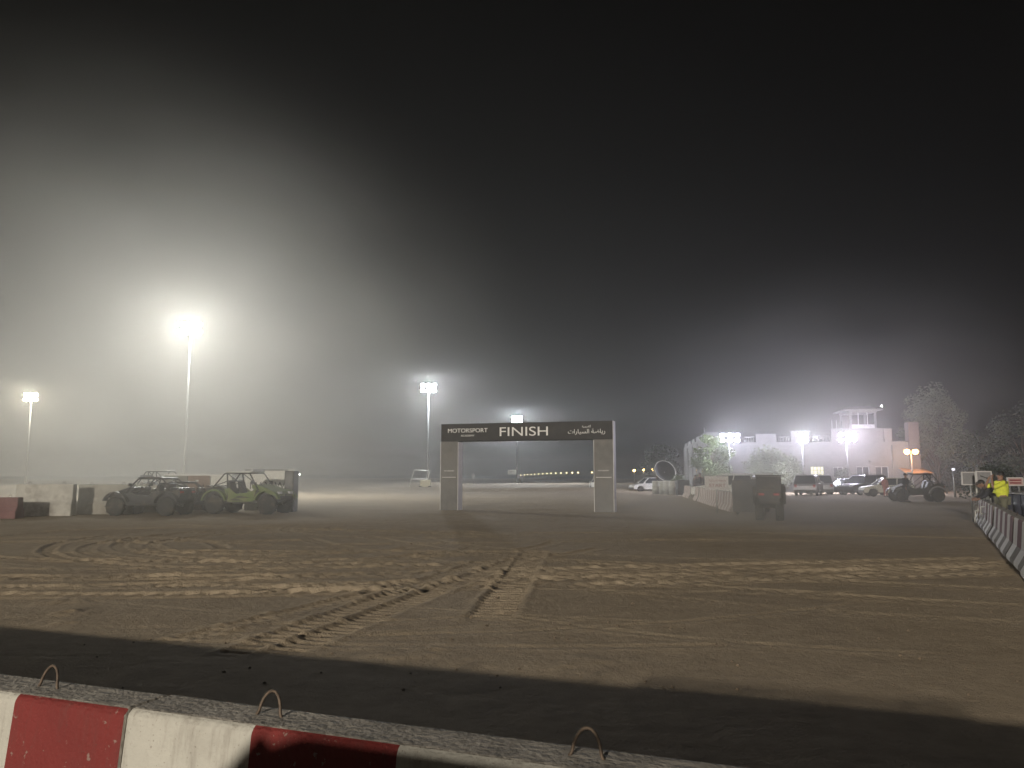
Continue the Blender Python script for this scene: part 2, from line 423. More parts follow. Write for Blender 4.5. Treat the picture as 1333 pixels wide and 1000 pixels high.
# loose stones
def stone_cluster():
    st = MB()
    for k in range(320):
        y = rnd.uniform(5.5, 26) if k > 150 else rnd.uniform(6, 12); x = rnd.uniform(-.72, .72) * y
        s = rnd.uniform(.004, .017) * (1 + y * .04)
        z = H(x, y) + .0
        vs = [(x + s * rnd.uniform(.6, 1.2) * dx, y + s * rnd.uniform(.6, 1.2) * dy, z + s * .6 * dz + s * .2) for dx, dy, dz in
              ((1, 0, 0), (0, 1, 0), (-1, 0, 0), (0, -1, 0), (0, 0, 1), (0, 0, -1))]
        st.add(vs, [(0, 1, 4), (1, 2, 4), (2, 3, 4), (3, 0, 4), (1, 0, 5), (2, 1, 5), (3, 2, 5), (0, 3, 5)], 0)
    o = st.build('gravel', mat('pebble', (.17, .13, .09), .9, var=.3, scale=3), fix=False)
    tag(o, 'small loose stones scattered over the tracked sand', kind='stuff')
stone_cluster()

# distant low ridge
rd = MB(); N = 160; vs = []; fs = []
for i in range(N):
    a = R(25 + 130 * i / (N - 1)); h = .9 + 2.2 * (0.5 + float(fbm(np.array([i / 9.0]), np.array([3.3]), 4)[0]))
    r0 = 520
    vs += [(r0 * math.cos(a), r0 * math.sin(a), -1.5), ((r0 + 18) * math.cos(a), (r0 + 18) * math.sin(a), h), ((r0 + 60) * math.cos(a), (r0 + 60) * math.sin(a), -1.5)]
for i in range(N - 1):
    fs += [(3 * i, 3 * i + 3, 3 * i + 4, 3 * i + 1), (3 * i + 1, 3 * i + 4, 3 * i + 5, 3 * i + 2)]
rd.add(vs, fs, 0, True); tag(rd.build('hills', mat('far_scrub', (.06, .055, .04), .95, var=.3, scale=.05), fix=False), kind='structure')

# ------------------------------------------------------------------ concrete barriers
def barrier_proto(name, L, h, stripes, first_red=False, mats=None, top_w=.22, base_w=.58, cat='barrier', foot=.18, loops=(.24, .76), end_gap=.02):
    """runs along +x from 0 to L, striped white / red"""
    t = thing(name, '', cat)
    prof = [(-base_w / 2, 0), (-base_w / 2, foot * .4), (-base_w / 2 + .13, foot + .12), (-top_w / 2, h - .02), (-top_w / 2 + .02, h), (top_w / 2 - .02, h),
            (top_w / 2, h - .02), (base_w / 2 - .13, foot + .12), (base_w / 2, foot * .4), (base_w / 2, 0)]
    n = len(prof); mb = MB(); sw = (L - end_gap) / stripes
    bits = 14
    for k in range(stripes):
        mi = 1 if (k + (1 if first_red else 0)) % 2 else 0
        xs = [k * sw + sw * q / 2 for q in range(3)]
        vs = [(x_, p[0], p[1]) for x_ in xs for p in prof]; fs = []; ms = []
        for q in range(2):
            for i in range(n):
                j = (i + 1) % n
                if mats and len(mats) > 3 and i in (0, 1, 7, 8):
                    mb.add([vs[q * n + i], vs[q * n + j], vs[(q + 1) * n + j], vs[(q + 1) * n + i]], [(0, 1, 2, 3)], 3 if mi == 0 else 2); continue  # foot faces: light on the slope painted in, bright on white stripes, grey on red
                mb.add([vs[q * n + i], vs[q * n + j], vs[(q + 1) * n + j], vs[(q + 1) * n + i]], [(0, 1, 2, 3)], 2 if i == 4 or i == n - 1 else mi)
    for x_ in (0, L - end_gap):
        mb.add([(x_, p[0], p[1]) for p in prof], [tuple(range(n))], 2)
    mb.build('concrete_body', mats or [concrete_w, concrete_r, concrete_g], t, bevel=.012)
    for f in loops:
        lp = MB(); pts = []
        for q in range(13):
            a = PI * q / 12; pts.append((L * f - .045 * math.cos(a) * (1.25 if q in (0, 12) else 1), .02 * math.sin(a), h - .012 + .088 * math.sin(a)))
        lp.tube(pts, .0055, 7); lp.build('lifting_loop', mat('dark_rusty_bar', (.10, .075, .055), .7, .4, var=.4, scale=60), t)
    return t
concrete_w = weathered_paint('painted_concrete_white', (.38, .37, .33), chip=.66)
concrete_r = weathered_paint('painted_concrete_red', (.14, .014, .012), (.20, .13, .11), chip=.645, stain=(.09, .03, .025))
# near row: along the line measured in the photograph
bd = Vector((.935, -.353, 0)).normalized(); bang = math.atan2(bd.y, bd.x); BL = 2.12; BH = .80
j0 = Vector((-1.295, 2.885, 0)) - Vector((-bd.y, bd.x, 0)) * 0.0
nb = barrier_proto('concrete_barrier', BL, BH, 4, end_gap=.003)
tag(nb, group='barriers of the nearest row')
nb.location = j0 - bd * BL; nb.rotation_euler = (0, 0, bang); nb['label'] = 'nearest row barrier at bottom left corner, ending in a full red stripe beside the joint'
lab = ['nearest row barrier starting white right of the joint, right half in shadow',
       'nearest row barrier in full shadow at the bottom centre edge', 'nearest row barrier past the bottom right corner']
for k in range(3):
    c = dup(nb, j0 + bd * (BL * k + .0) + Vector((.0, .01 * (k % 2 == 0), 0)), bang, lab[k])
dup(nb, j0 - bd * (2 * BL), bang, 'nearest row barrier reaching out past the left edge')
dup(nb, j0 - bd * (3 * BL), bang, 'nearest row barrier farthest out beyond the left edge')
dup(nb, j0 + bd * (3 * BL), bang, 'nearest row barrier farthest out to the right')

# right row
fad_w = mat('faded_white_concrete', (.40, .37, .35), .9, var=.12, scale=5, bump=.3, dirt=((.22, .18, .15), .6))
fad_r = mat('faded_red_concrete', (.17, .085, .085), .9, var=.16, scale=5, bump=.3, dirt=((.22, .16, .13), .6))
pale_w = mat('dusty_cream_concrete', (.52, .47, .42), .9, var=.1, scale=5, bump=.3)
pale_r = mat('dusty_pink_concrete', (.30, .19, .16), .9, var=.14, scale=5, bump=.3, dirt=((.4, .33, .28), .5))
rb = barrier_proto('striped_barrier', 3.0, .80, 4, cat='barrier', loops=(.25, .75), mats=[mat('mid_white_concrete', (.64, .61, .58), .9, var=.12, scale=5, bump=.3, dirt=((.3, .25, .2), .5)), fad_r, concrete_g, mat('lit_foot_white', (.72, .70, .66), .8, var=.06)])  # last material: white brightened to paint lamp light on the feet
sbp = barrier_proto('striped_barrier', 3.0, .87, 6, cat='barrier', loops=(.25, .75), mats=[pale_w, pale_r, concrete_g])
first = True
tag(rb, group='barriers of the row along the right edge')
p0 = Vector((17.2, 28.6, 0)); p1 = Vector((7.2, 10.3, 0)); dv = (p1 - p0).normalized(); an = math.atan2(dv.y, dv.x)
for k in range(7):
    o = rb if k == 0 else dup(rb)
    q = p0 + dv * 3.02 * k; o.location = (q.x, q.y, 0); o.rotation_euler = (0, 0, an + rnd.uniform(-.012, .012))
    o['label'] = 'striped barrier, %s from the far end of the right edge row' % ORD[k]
# start row
p0 = Vector((XP(893, 62), 62, 0)); p1 = Vector((XP(956, 35.5), 35.5, 0)); dv = (p1 - p0).normalized(); an = math.atan2(dv.y, dv.x)
for k in range(9):
    if k == 2: continue
    q = p0 + dv * 3.06 * k
    o = sbp if first else dup(sbp); first = False; o.location = (q.x, q.y, 0); o.rotation_euler = (0, 0, an + rnd.uniform(-.02, .02)); o['group'] = 'barriers of the row by the start sign'
    o['label'] = 'faded barrier, %s from the far end of the row by the START sign' % ORD[k - (k > 2)]
# left: big worn blocks
def block(x, y, rz, L, h, w, m_, label, name='concrete_block'):
    mb = MB(); mb.prism([(-w / 2, 0), (-w / 2, h * .35), (-w / 2 + .1, h * .55), (-w / 2 + .12, h), (w / 2 - .12, h), (w / 2 - .1, h * .55), (w / 2, h * .35), (w / 2, 0)], 0, L, 'X')
    t = thing(name, label, 'barrier', (x, y, H(x, y)), rz, 'large concrete blocks at the left')
    mb.build('block_body', m_, t, bevel=.03)
    for f in (.2, .8):
        lp = MB(); lp.tube([(L * f - .06 * math.cos(PI * q / 8), 0, h - .01 + .10 * math.sin(PI * q / 8)) for q in range(9)], .012, 6); lp.build('lifting_loop', rusty, t)
    return t
xA, xB = XP(21, 31.5), XP(109, 32.5)
block(xA, 31.5, .13, xB - xA, 1.28, .6, concrete_old, 'large peeling white concrete block at the left, tallest and palest of its row')
xC = XP(165, 34); block(XP(103, 33.2), 33.2, .05, xC - XP(103, 33.2) + .6, 1.25, .6, mat('grey_worn_concrete', (.36, .35, .31), .9, var=.2, scale=2.5, dirt=((.2, .17, .14), .8)), 'plain grey concrete block between the white block and the black buggy')
block(XP(168, 35) , 35.2, .03, 1.9, 1.22, .6, mat('grey_worn_concrete', (.36, .35, .31)), 'grey concrete block half hidden behind the black buggy')
xD = XP(-50, 29.5); block(xD, 29.7, 0, XP(21, 29.5) - xD, .80, .58, fad_r, 'low red concrete block at the far left edge')
# far wall behind the buggies: trailer side boards + banner
def panel_wall(x0, x1, y, h, m_, label, name, cat, cap=None, words=None):
    t = thing(name, label, cat, (x0, y, H(x0, y)))
    MB().box(((x1 - x0) / 2, 0, h / 2), (x1 - x0, .08, h)).build('panel', m_, t, bevel=.01)
    if cap: MB().box(((x1 - x0) / 2, 0, h + .04), (x1 - x0 + .06, .16, .08)).build('top_rail', cap, t, bevel=.01)
    for f in (0.04, .96): MB().box(((x1 - x0) * f, .12, h / 2 - .02), (.08, .15, h - .04)).build('post', steel, t)
    if words: text('lettering', words, .7, black, t, ((x1 - x0) / 2, -.045, h * .62), (PI / 2, 0, 0), .004, width=(x1 - x0) * .78)
    return t
panel_wall(XP(212, 37), XP(242, 37), 37, 1.62, mat('grey_board', (.2, .2, .18), .8, dirt=(DUST, .5)), 'grey board with a pale rail standing behind the black buggy', 'board_fence', 'fence', whitep)
panel_wall(XP(243, 37), XP(272, 37), 37, 1.62, mat('brown_board', (.20, .13, .09), .8, dirt=(DUST, .4)), 'reddish brown board with a pale rail behind the two buggies', 'board_fence', 'fence', whitep)
panel_wall(XP(273, 36.6), XP(300, 36.6), 36.6, 1.6, whitepl, 'dusty white board left of the green buggy', 'board_fence', 'fence', whitep)
panel_wall(XP(318, 37.2), XP(377, 37.2), 37.2, 1.85, whitepl, 'white banner board with large black letters behind the green buggy', 'banner_board', 'banner', grey_pl, 'MAX W')
sb = thing('equipment_case', 'tall dark equipment case at the right end of the green buggy', 'case', (XP(376.5, 35), 35.2, 0))
MB().box((0, 0, .93), (.42, .8, 1.82)).build('case_body', black, sb, bevel=.03)
MB().box((0, -.412, 1.45), (.3, .02, .5)).build('door_panel', blackm, sb, bevel=.005)
MB().box((.02, 0, 1.875), (.3, .3, .06)).build('top_cap', whitepl, sb, bevel=.01)

# ------------------------------------------------------------------ finish arch
aL = GP(586.5, 664.5); aR = GP(790.5, 667)
AL = Vector((aL[0], aL[1] + .35, 0)); AR = Vector((aR[0], aR[1] + .35, 0)); av = AR - AL; aw = av.length; aa = math.atan2(av.y, av.x) - .03
ar = thing('finish_arch', 'dark finish arch with two flat columns and a lettered beam', 'arch', AL, aa)
CW = .86; CD = .62; HB = ZP(573, 35.5); HT = ZP(547.5, 34.6)
for k, cx in enumerate((0, aw)):
    c = MB().box((cx, 0, HB / 2), (CW, CD, HB), 0)
    co_ = c.build('column', arch_grey, ar, bevel=.012)
    zz = HT if k else HB - .03
    MB().box((cx + CW / 2 + .012, 0, zz / 2), (.02, CD - .02, zz)).build('lit_side_face', arch_side_lit, co_)  # thin sheet coloured bright, as if lit from the side
    MB().box((cx - CW / 2 - .012, 0, HB / 2), (.02, CD - .02, HB - .03)).build('lit_side_face', arch_side_lit, co_)
    MB().box((cx, -CD / 2 - .004, 1.55), (CW * .8, .006, .022)).build('emblem_line', letter, co_)
    text('small_lettering', 'MOTORSPORT', .12, letter, co_, (cx, -CD / 2 - .004, 1.85), (PI / 2, 0, 0), .002, width=.5)
beam = MB().box((aw / 2, 0, (HB + HT) / 2 + .002), (aw + CW, CD, HT - HB)).build('beam', arch_beam, ar, bevel=.012)
def ux(px): 
    return (px - 586.5) / (790.5 - 586.5) * aw
zmid = lambda py: ZP(py, 35.2)
fy = -CD / 2 - .008
text('finish_lettering', 'FINISH', .6, letter, beam, (ux(688), fy, zmid(560.5)), (PI / 2, 0, 0), .006, width=ux(720) - ux(656), squash=1.0)
text('motorsport_lettering', 'MOTORSPORT', .3, letter, beam, (ux(612), fy, zmid(558)), (PI / 2, 0, 0), .006, width=ux(640) - ux(585), squash=.92)
text('academy_lettering', 'ACADEMY', .15, letter, beam, (ux(612), fy, zmid(565)), (PI / 2, 0, 0), .004, width=ux(622) - ux(603), squash=.8)
text('arabic_inscription', '\ufe95\ufe8d\ufead\ufe8e\ufef4\ufeb4\ufedf\ufe8d \ufe94\ufebf\ufe8e\ufef3\ufead', .3, letter, beam, (ux(769.5), fy, zmid(562.5)), (PI / 2, 0, 0), .006, width=ux(793) - ux(746), squash=.9)
text('arabic_word', '\ufe94\ufef4\ufee4\ufef3\ufea9\ufe8e\ufedb\ufe83', .15, letter, beam, (ux(769.5), fy, zmid(555.5)), (PI / 2, 0, 0), .004, width=ux(775) - ux(764), squash=.8)

# ------------------------------------------------------------------ floodlights
PWR = 1.0
def flood_mast(label, px, py, Yd, heads, span, rows, power, col, color_name, group, r=.16, aim=None, name='floodlight_mast', hs=.42, cat='floodlight', lrad=.22, estr=60, down=0, downz=0.0):
    z = ZP(py, Yd); x = XP(px, Yd, z); g = H(x, Yd)
    t = thing(name, label, cat, (x, Yd, g), 0, group)
    hgt = z - g
    MB().tube([(0, .25, -.3), (0, .25, hgt * .5), (0, .25, hgt + .25)], [r * .8, r * .6, r * .4], 12).build('pole', mat('dull_dark_steel', (.10, .10, .10), .7, .2), t)
    MB().box((0, .25, .12), (r * 4, r * 4, .24)).build('footing', concrete_g, t, bevel=.02)
    mb = MB()
    for q in range(rows): mb.box((0, .18, hgt + (q - (rows - 1) / 2) * hs * 1.25), (span, .08, .08))
    mb.build('cross_arm', steel, t)
    per = heads // rows
    em = emit(color_name, col, estr)
    for q in range(rows):
        for i in range(per):
            cx = (i - (per - 1) / 2) * span / per; cz = hgt + (q - (rows - 1) / 2) * hs * 1.25
            yaw = R(rnd.uniform(-18, 18)); Mh = Matrix.Translation((cx, 0, cz)) @ Matrix.Rotation(yaw, 4, 'Z') @ Matrix.Rotation(R(18), 4, 'X')
            hb = MB().box((0, .02, 0), (hs * .9, .14, hs * .8), M=Mh, taper=.9).build('lamp_head', blackm, t, bevel=.01)
            MB().box((0, -.062, 0), (hs * .78, .02, hs * .66), M=Mh).build('lens', em, hb)
    ld = bpy.data.lights.new('flood_light', 'POINT'); ld.energy = power * PWR; ld.color = col; ld.shadow_soft_size = lrad
    lo = bpy.data.objects.new('flood_light', ld); COL.objects.link(lo); lo.parent = t; lo.location = (0, -.45, hgt)
    if down:
        s2 = bpy.data.lights.new('beam_light', 'SPOT'); s2.energy = down; s2.color = col; s2.spot_size = R(84); s2.spot_blend = .6; s2.shadow_soft_size = .3
        o2 = bpy.data.objects.new('beam_light', s2); COL.objects.link(o2); o2.parent = t; o2.location = (0, -.5, hgt - .1)
        o2.rotation_euler = (R(-38), 0, downz)
    return t
WARM = (1, .97, .86); COOL = (.80, .81, 1.0)
g1 = 'tall floodlight masts over the plain'
flood_mast('brightest and nearest floodlight mast, blazing above the black buggy', 247, 427, 62, 8, 2.0, 2, 23500, (1, 1, .93), 'lens_white', g1, r=.15, hs=.5, lrad=.3, down=0, downz=R(42))
flood_mast('small floodlight mast at far left over the pale sand', 40, 517, 118, 6, 2.4, 2, 30000, (1, .93, .74), 'lens_warm', g1, r=.18, hs=.6, lrad=.4)
flood_mast('floodlight mast left of the finish arch, above the trailer frame', 558, 505, 108, 6, 2.4, 2, 30000, (.93, .96, 1), 'lens_cream', g1, r=.18, hs=.6, lrad=.4)
flood_mast('floodlight mast seen shining over the word FINISH', 673, 546, 165, 6, 2.4, 2, 34000, (.88, .93, 1), 'lens_far', g1, r=.2, hs=.65, lrad=.45)
g2 = 'floodlight posts in front of the building'
flood_mast('floodlight post beside the left corner of the pale building', 950, 570, 74, 6, 2.2, 2, 4400, COOL, 'lens_cool', g2, r=.07, hs=.42)
flood_mast('floodlight post above the lit window of the pale building', 1045, 570, 74, 4, 1.2, 2, 4200, (.86, .86, 1.0), 'lens_cool_b', g2, r=.07, hs=.42)
flood_mast('floodlight post in front of the rooftop pavilion', 1103, 569, 74, 6, 2.0, 2, 4200, (.88, .82, 1.0), 'lens_cool_c', g2, r=.07, hs=.42)

# light source behind the camera: floodlight on a mast beyond the frame
bk = thing('floodlight_mast', 'floodlight mast behind the camera lighting the near sand', 'floodlight', (-24, -56, 0), 0, g1)
MB().tube([(0, -.3, -.3), (0, -.3, 15.2)], [.16, .09], 10).build('pole', steel, bk)
MB().box((0, -.2, 14.9), (1.4, .08, .08)).build('cross_arm', steel, bk)
for i in (-1, 0, 1): 
    hb = MB().box((i * .45, 0, 14.9), (.38, .14, .34)).build('lamp_head', blackm, bk, bevel=.01)
    MB().box((i * .45, .085, 14.9), (.32, .02, .28)).build('lens', MATS['lens_cream'], hb)
sd = bpy.data.lights.new('flood_light', 'SPOT'); sd.energy = 235000; sd.color = (1, .90, .76); sd.spot_size = R(139); sd.spot_blend = .08; sd.shadow_soft_size = .4
so = bpy.data.objects.new('flood_light', sd); COL.objects.link(so); so.parent = bk; so.location = (0, .3, 14.2)
so.rotation_euler = (R(90 - 71), 0, R(-17))

# ------------------------------------------------------------------ distant lamps
def street_lamp(px, py, Yd, label, col, s, group, twin=False, hh=None, name='street_lamp', r=.22):
    z = ZP(py, Yd); x = XP(px, Yd, z); g = H(x, Yd) if hh is None else z - hh
    t = thing(name, label, 'street lamp', (x, Yd, g), 0, group); h = z - g
    MB().tube([(0, 0, -.3), (0, 0, h)], [.09, .05], 8).build('post', steel, t)
    for dx in ((-r * 1.5, r * 1.5) if twin else (0,)):
        if twin: MB().tube([(0, 0, h - .1), (dx, 0, h - .1)], .03, 6).build('arm', steel, t)
        MB().lathe([(r * .1, h - r), (r * .8, h - r * .7), (r, h), (r * .8, h + r * .6), (r * .1, h + r * .8)], 12, c=(dx, 0, 0)).build('lamp_globe', emit(s[0], col, s[1]), t)
    return t
gl = 'row of yellow lamps along the distant road'
pxs = [678, 682.5, 686.5, 691.5, 696, 701, 706.5, 712, 717.5, 723.5, 730, 737.5, 745, 752.5, 770.5]
for i, px in enumerate(pxs):
    f = i / (len(pxs) - 1); Yd = 420 - 190 * f
    street_lamp(px, 618.6 - 3.6 * f ** .8, Yd, 'yellow lamp on the distant road, %s from the left end of the row' % ORD[i], (1, .78, .38), ('far_lamp_glow', 7), gl, r=.2)
for i, (px, py) in enumerate(((825.5, 612.5), (838, 612), (850, 611.5))):
    street_lamp(px, py, 170, 'amber street lamp left of the palm, %s of three from the left' % ORD[i], (1, .62, .2), ('amber_lamp_glow', 20), 'three amber street lamps', r=.26)
tl = street_lamp(1186, 588, 79, 'twin amber street lamp beyond the right corner of the building', (1, .5, .13), ('amber_twin_glow', 30), None, True, r=.28)
pl = bpy.data.lights.new('amber_light', 'POINT'); pl.energy = 350; pl.color = (1, .5, .18); pl.shadow_soft_size = .2
po = bpy.data.objects.new('amber_light', pl); COL.objects.link(po); po.parent = tl; po.location = (0, -.6, ZP(588, 79) - .2)
street_lamp(1267.5, 580.5, 100, 'small white lamp shining through the right trees', (.9, 1, 1), ('white_lamp_glow', 14), None, r=.12)
street_lamp(1241, 611, 60, 'short dim grey lamp post behind the dark buggy', (.9, .9, 1), ('dim_lamp_glow', 1.2), None, r=.12)
street_lamp(390, 617.5, 150, 'lone tiny white lamp on the plain right of the green buggy', (1, 1, .95), ('tiny_lamp_glow', 30), None, r=.12)

# ------------------------------------------------------------------ building
ba = math.atan2(-.149, .9889)
BX, BY = XP(920, 85), 85.0
bl = thing('pale_building', 'pale stuccoed building with parapet, balustrades and rooftop pavilion', 'building', (BX, BY, 0), ba)
BLN = 20.9; DEP = 34.0; WH = 5.25
def bu(px): # local x on the front face from photo column
    # intersect ray with front line
    k = (px - 666.5) / FPX
    # point = (BX + u*.9889, BY - u*.149); x = k*y*~1
    return (k * BY * .993 - BX + .0) / (.9889 + k * .149)
# front wall with window openings as recessed panels: build columns of wall
wins = [(1055.5, 1073.5, 607, 623, 'lit'), (1085, 1098, 608, 622, 'dark'), (1115.5, 1132.5, 607.5, 622.5, 'dark'), (1140, 1157.5, 607.5, 622.5, 'dark'), (936, 943, 606, 622, 'dark')]
wl = sorted([(bu(a), bu(b_), ZP(d, 83), ZP(c, 83), k) for a, b_, c, d, k in wins])
mb = MB(); prev = 0.0
T = .3
def wbox(mb, x0, x1, z0, z1, y0=0.0, y1=T): mb.box(((x0 + x1) / 2, (y0 + y1) / 2, (z0 + z1) / 2), (x1 - x0, y1 - y0, z1 - z0))
for (x0, x1, z0, z1, k) in wl:
    wbox(mb, prev, x0, -.3, WH); wbox(mb, x0, x1, -.3, z0); wbox(mb, x0, x1, z1, WH); prev = x1
wbox(mb, prev, BLN, -.3, WH)
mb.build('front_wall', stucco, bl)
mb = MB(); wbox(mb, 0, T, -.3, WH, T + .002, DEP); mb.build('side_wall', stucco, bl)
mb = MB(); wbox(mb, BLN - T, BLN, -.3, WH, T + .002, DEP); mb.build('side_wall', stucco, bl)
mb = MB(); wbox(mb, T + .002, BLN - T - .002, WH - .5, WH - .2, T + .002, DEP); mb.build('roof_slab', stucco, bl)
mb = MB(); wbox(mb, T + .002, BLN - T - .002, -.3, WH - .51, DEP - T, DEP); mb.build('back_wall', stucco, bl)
for (x0, x1, z0, z1, k) in wl:
    f = MB(); 
    for a, b_ in ((x0, x0 + .06), (x1 - .06, x1), ((x0 + x1) / 2 - .03, (x0 + x1) / 2 + .03)): wbox(f, a, b_, z0, z1, .12, .18)
    for a, b_ in ((z0, z0 + .06), (z1 - .06, z1)): wbox(f, x0 + .06, x1 - .06, a, b_, .122, .178)
    if k == 'lit':
        for q in (.33, .66): wbox(f, x0 + .06, x1 - .06, z0 + (z1 - z0) * q - .02, z0 + (z1 - z0) * q + .02, .124, .176)
        for q in (.25, .75): wbox(f, x0 + (x1 - x0) * q - .02, x0 + (x1 - x0) * q + .02, z0 + .06, z1 - .06, .126, .174)
    w = f.build('window', frame_w if k == 'dark' else grey_pl, bl)
    g_ = MB(); wbox(g_, x0, x1, z0, z1, .20, .22)
    g_.build('pane', emit('lit_window_pane', (1, .98, .72), 1.0) if k == 'lit' else darkwin, w)
    s_ = MB(); wbox(s_, x0 - .08, x1 + .08, z0 - .09, z0 - .003, -.07, -.002); s_.build('sill', stucco_t, w)
# parapet: solid blocks and balustrades
def parapet(x0, x1, ztop, solid):
    if solid:
        m1 = MB(); wbox(m1, x0, x1, WH + .002, ztop - .1, -.03, .27); wbox(m1, x0 - .05, x1 + .05, ztop - .098, ztop, -.08, .32)
        m1.build('parapet', stucco, bl)
    else:
        m1 = MB(); wbox(m1, x0 + .06, x1 - .06, ztop - .12, ztop, -.02, .24); n = int((x1 - x0) / .24)
        for i in range(n):
            cx = x0 + (i + .5) * (x1 - x0) / n
            m1.lathe([(.045, WH + .002), (.075, WH + (ztop - WH) * .3), (.035, WH + (ztop - WH) * .6), (.05, ztop - .125)], 6, c=(cx, .11, 0))
        m1.build('balustrade', stucco_t, bl)
zt = lambda py: ZP(py, 83.5)
for (a, b_, py, s_) in ((920, 967.5, 562, 1), (969, 984.5, 568, 0), (986, 1012, 564.5, 1), (1013.5, 1030.5, 568, 0), (1032, 1057, 561, 1), (1058.5, 1084, 567, 0), (1070, 1076, 565, 1), (1085.5, 1153, 558.5, 1), (1154, 1164, 559, 1)):
    if (a, b_) == (1070, 1076): continue
    parapet(max(bu(a), 0.05), bu(b_), zt(py), s_)
# side parapet (stepped) along the left wall
m1 = MB()
yy = T + .1; k = 0
while yy < DEP - 1:
    hh_ = zt(562) if k % 2 == 0 else zt(568); L_ = 4.2 if k % 2 == 0 else 2.6
    wbox(m1, 0.0, .26, WH + .002, hh_, yy + .02, min(yy + L_, DEP)); yy += L_; k += 1
m1.build('side_parapet', stucco, bl)
for yq in (6.5, 14.5, 22.5):   # tall side windows and pilasters
    f = MB(); wbox(f, -.06, -.002, 2.9, 4.9, yq, yq + 1.1); w = f.build('window', frame_w, bl)
    g_ = MB(); wbox(g_, -.075, -.062, 2.98, 4.82, yq + .1, yq + 1.0); g_.build('pane', darkwin, w)
    p_ = MB(); wbox(p_, -.14, -.002, -.3, WH + .3, yq + 2.6, yq + 3.1); p_.build('pilaster', stucco_t, bl)
for yq in (3.4, 11.0): p_ = MB(); wbox(p_, -.05, -.002, 0, 2.4, yq, yq + 1.0); p_.build('side_door', darkwin, bl)
c_ = MB(); wbox(c_, -.09, -.002, 2.60, 2.75, .4, DEP); c_.build('string_course', stucco_t, bl)
c_ = MB(); wbox(c_, .3, BLN - .2, WH - .32, WH - .2, -.07, -.002); c_.build('cornice', stucco_t, bl)
# entrance canopy lines, downpipe, antenna, right pillar
c_ = MB(); wbox(c_, bu(1133), bu(1146), zt(601.5), zt(600.2), -.3, -.002); c_.build('canopy', grey_pl, bl)
c_ = MB(); c_.tube([(bu(1163), -.08, 0), (bu(1163), -.08, WH - .4)], .05, 8); c_.build('downpipe', steel, bl)
c_ = MB(); wbox(c_, BLN + .004, BLN + 1.05, -.3, zt(551), -.25, .9); c_.build('end_pillar', mat('pinkish_stucco', (.19, .165, .165), .9, var=.1), bl, bevel=.02)
c_ = MB(); wbox(c_, BLN + .3, BLN + 1.2, .5, 4.4, 3.2, 9.0); c_.build('annex_wall', terra, bl)
c_ = MB(); c_.tube([(.3, 4, WH), (.3, 4, zt(553))], .06, 6); c_.build('antenna', steel, bl)
for px in (1089.5, 1095.5): 
    c_ = MB(); c_.tube([(bu(px), 1.0, WH), (bu(px), 1.0, zt(547))], .04, 6); c_.build('antenna', steel, bl)
# rooftop pavilion
pa, pb = bu(1111.5), bu(1147.5); zb = zt(559); zr = zt(537.5); ztp = zt(529)
m1 = MB(); wbox(m1, pa - .3, pb + .3, WH + .003, zb, .35, 4.6); pv = m1.build('pavilion', stucco, bl)
m1 = MB(); n_ = 0
for cx in (pa + .12, pb - .12):
    for cy in (.6, 4.3):
        MB().box((cx, cy, (zb + zr) / 2), (.2, .2, zr - zb + .0)).build('pillar', stucco_t, pv)
for cx in ((pa * 2 + pb) / 3, (pa + 2 * pb) / 3): MB().box((cx, .6, (zb + zr) / 2), (.07, .07, zr - zb)).build('mullion', frame_w, pv)
m1 = MB(); m1.box(((pa + pb) / 2, 2.45, zr + .11), (pb - pa + .1, 4.0, .2)); m1.build('ring_beam', stucco_t, pv)
m1 = MB(); cxm = (pa + pb) / 2; hw = (pb - pa) / 2 + .55
m1.add([(cxm - hw, 0, zr + .22), (cxm + hw, 0, zr + .22), (cxm + hw, 5, zr + .22), (cxm - hw, 5, zr + .22), (cxm - hw, 0, zr + .32), (cxm + hw, 0, zr + .32), (cxm + hw, 5, zr + .32), (cxm - hw, 5, zr + .32),
        (cxm - hw + .9, 1.4, ztp), (cxm + hw - .9, 1.4, ztp), (cxm + hw - .9, 3.6, ztp), (cxm - hw + .9, 3.6, ztp)],
       [(3, 2, 1, 0), (0, 1, 5, 4), (1, 2, 6, 5), (2, 3, 7, 6), (3, 0, 4, 7), (4, 5, 9, 8), (5, 6, 10, 9), (6, 7, 11, 10), (7, 4, 8, 11), (8, 9, 10, 11)])
m1.build('roof', stucco_t, pv)
m1 = MB(); m1.lathe([(.02, -.09), (.08, -.05), (.09, .02), (.02, .09)], 10, c=(cxm + hw - .15, -.1, zr + .62)); m1.build('roof_lamp', emit('roof_lamp_glow', (1, 1, 1), 18), pv)
m1 = MB(); wbox(m1, pa, pb, zb + .02, zb + .5, .58, .62); m1.build('railing', frame_w, pv)

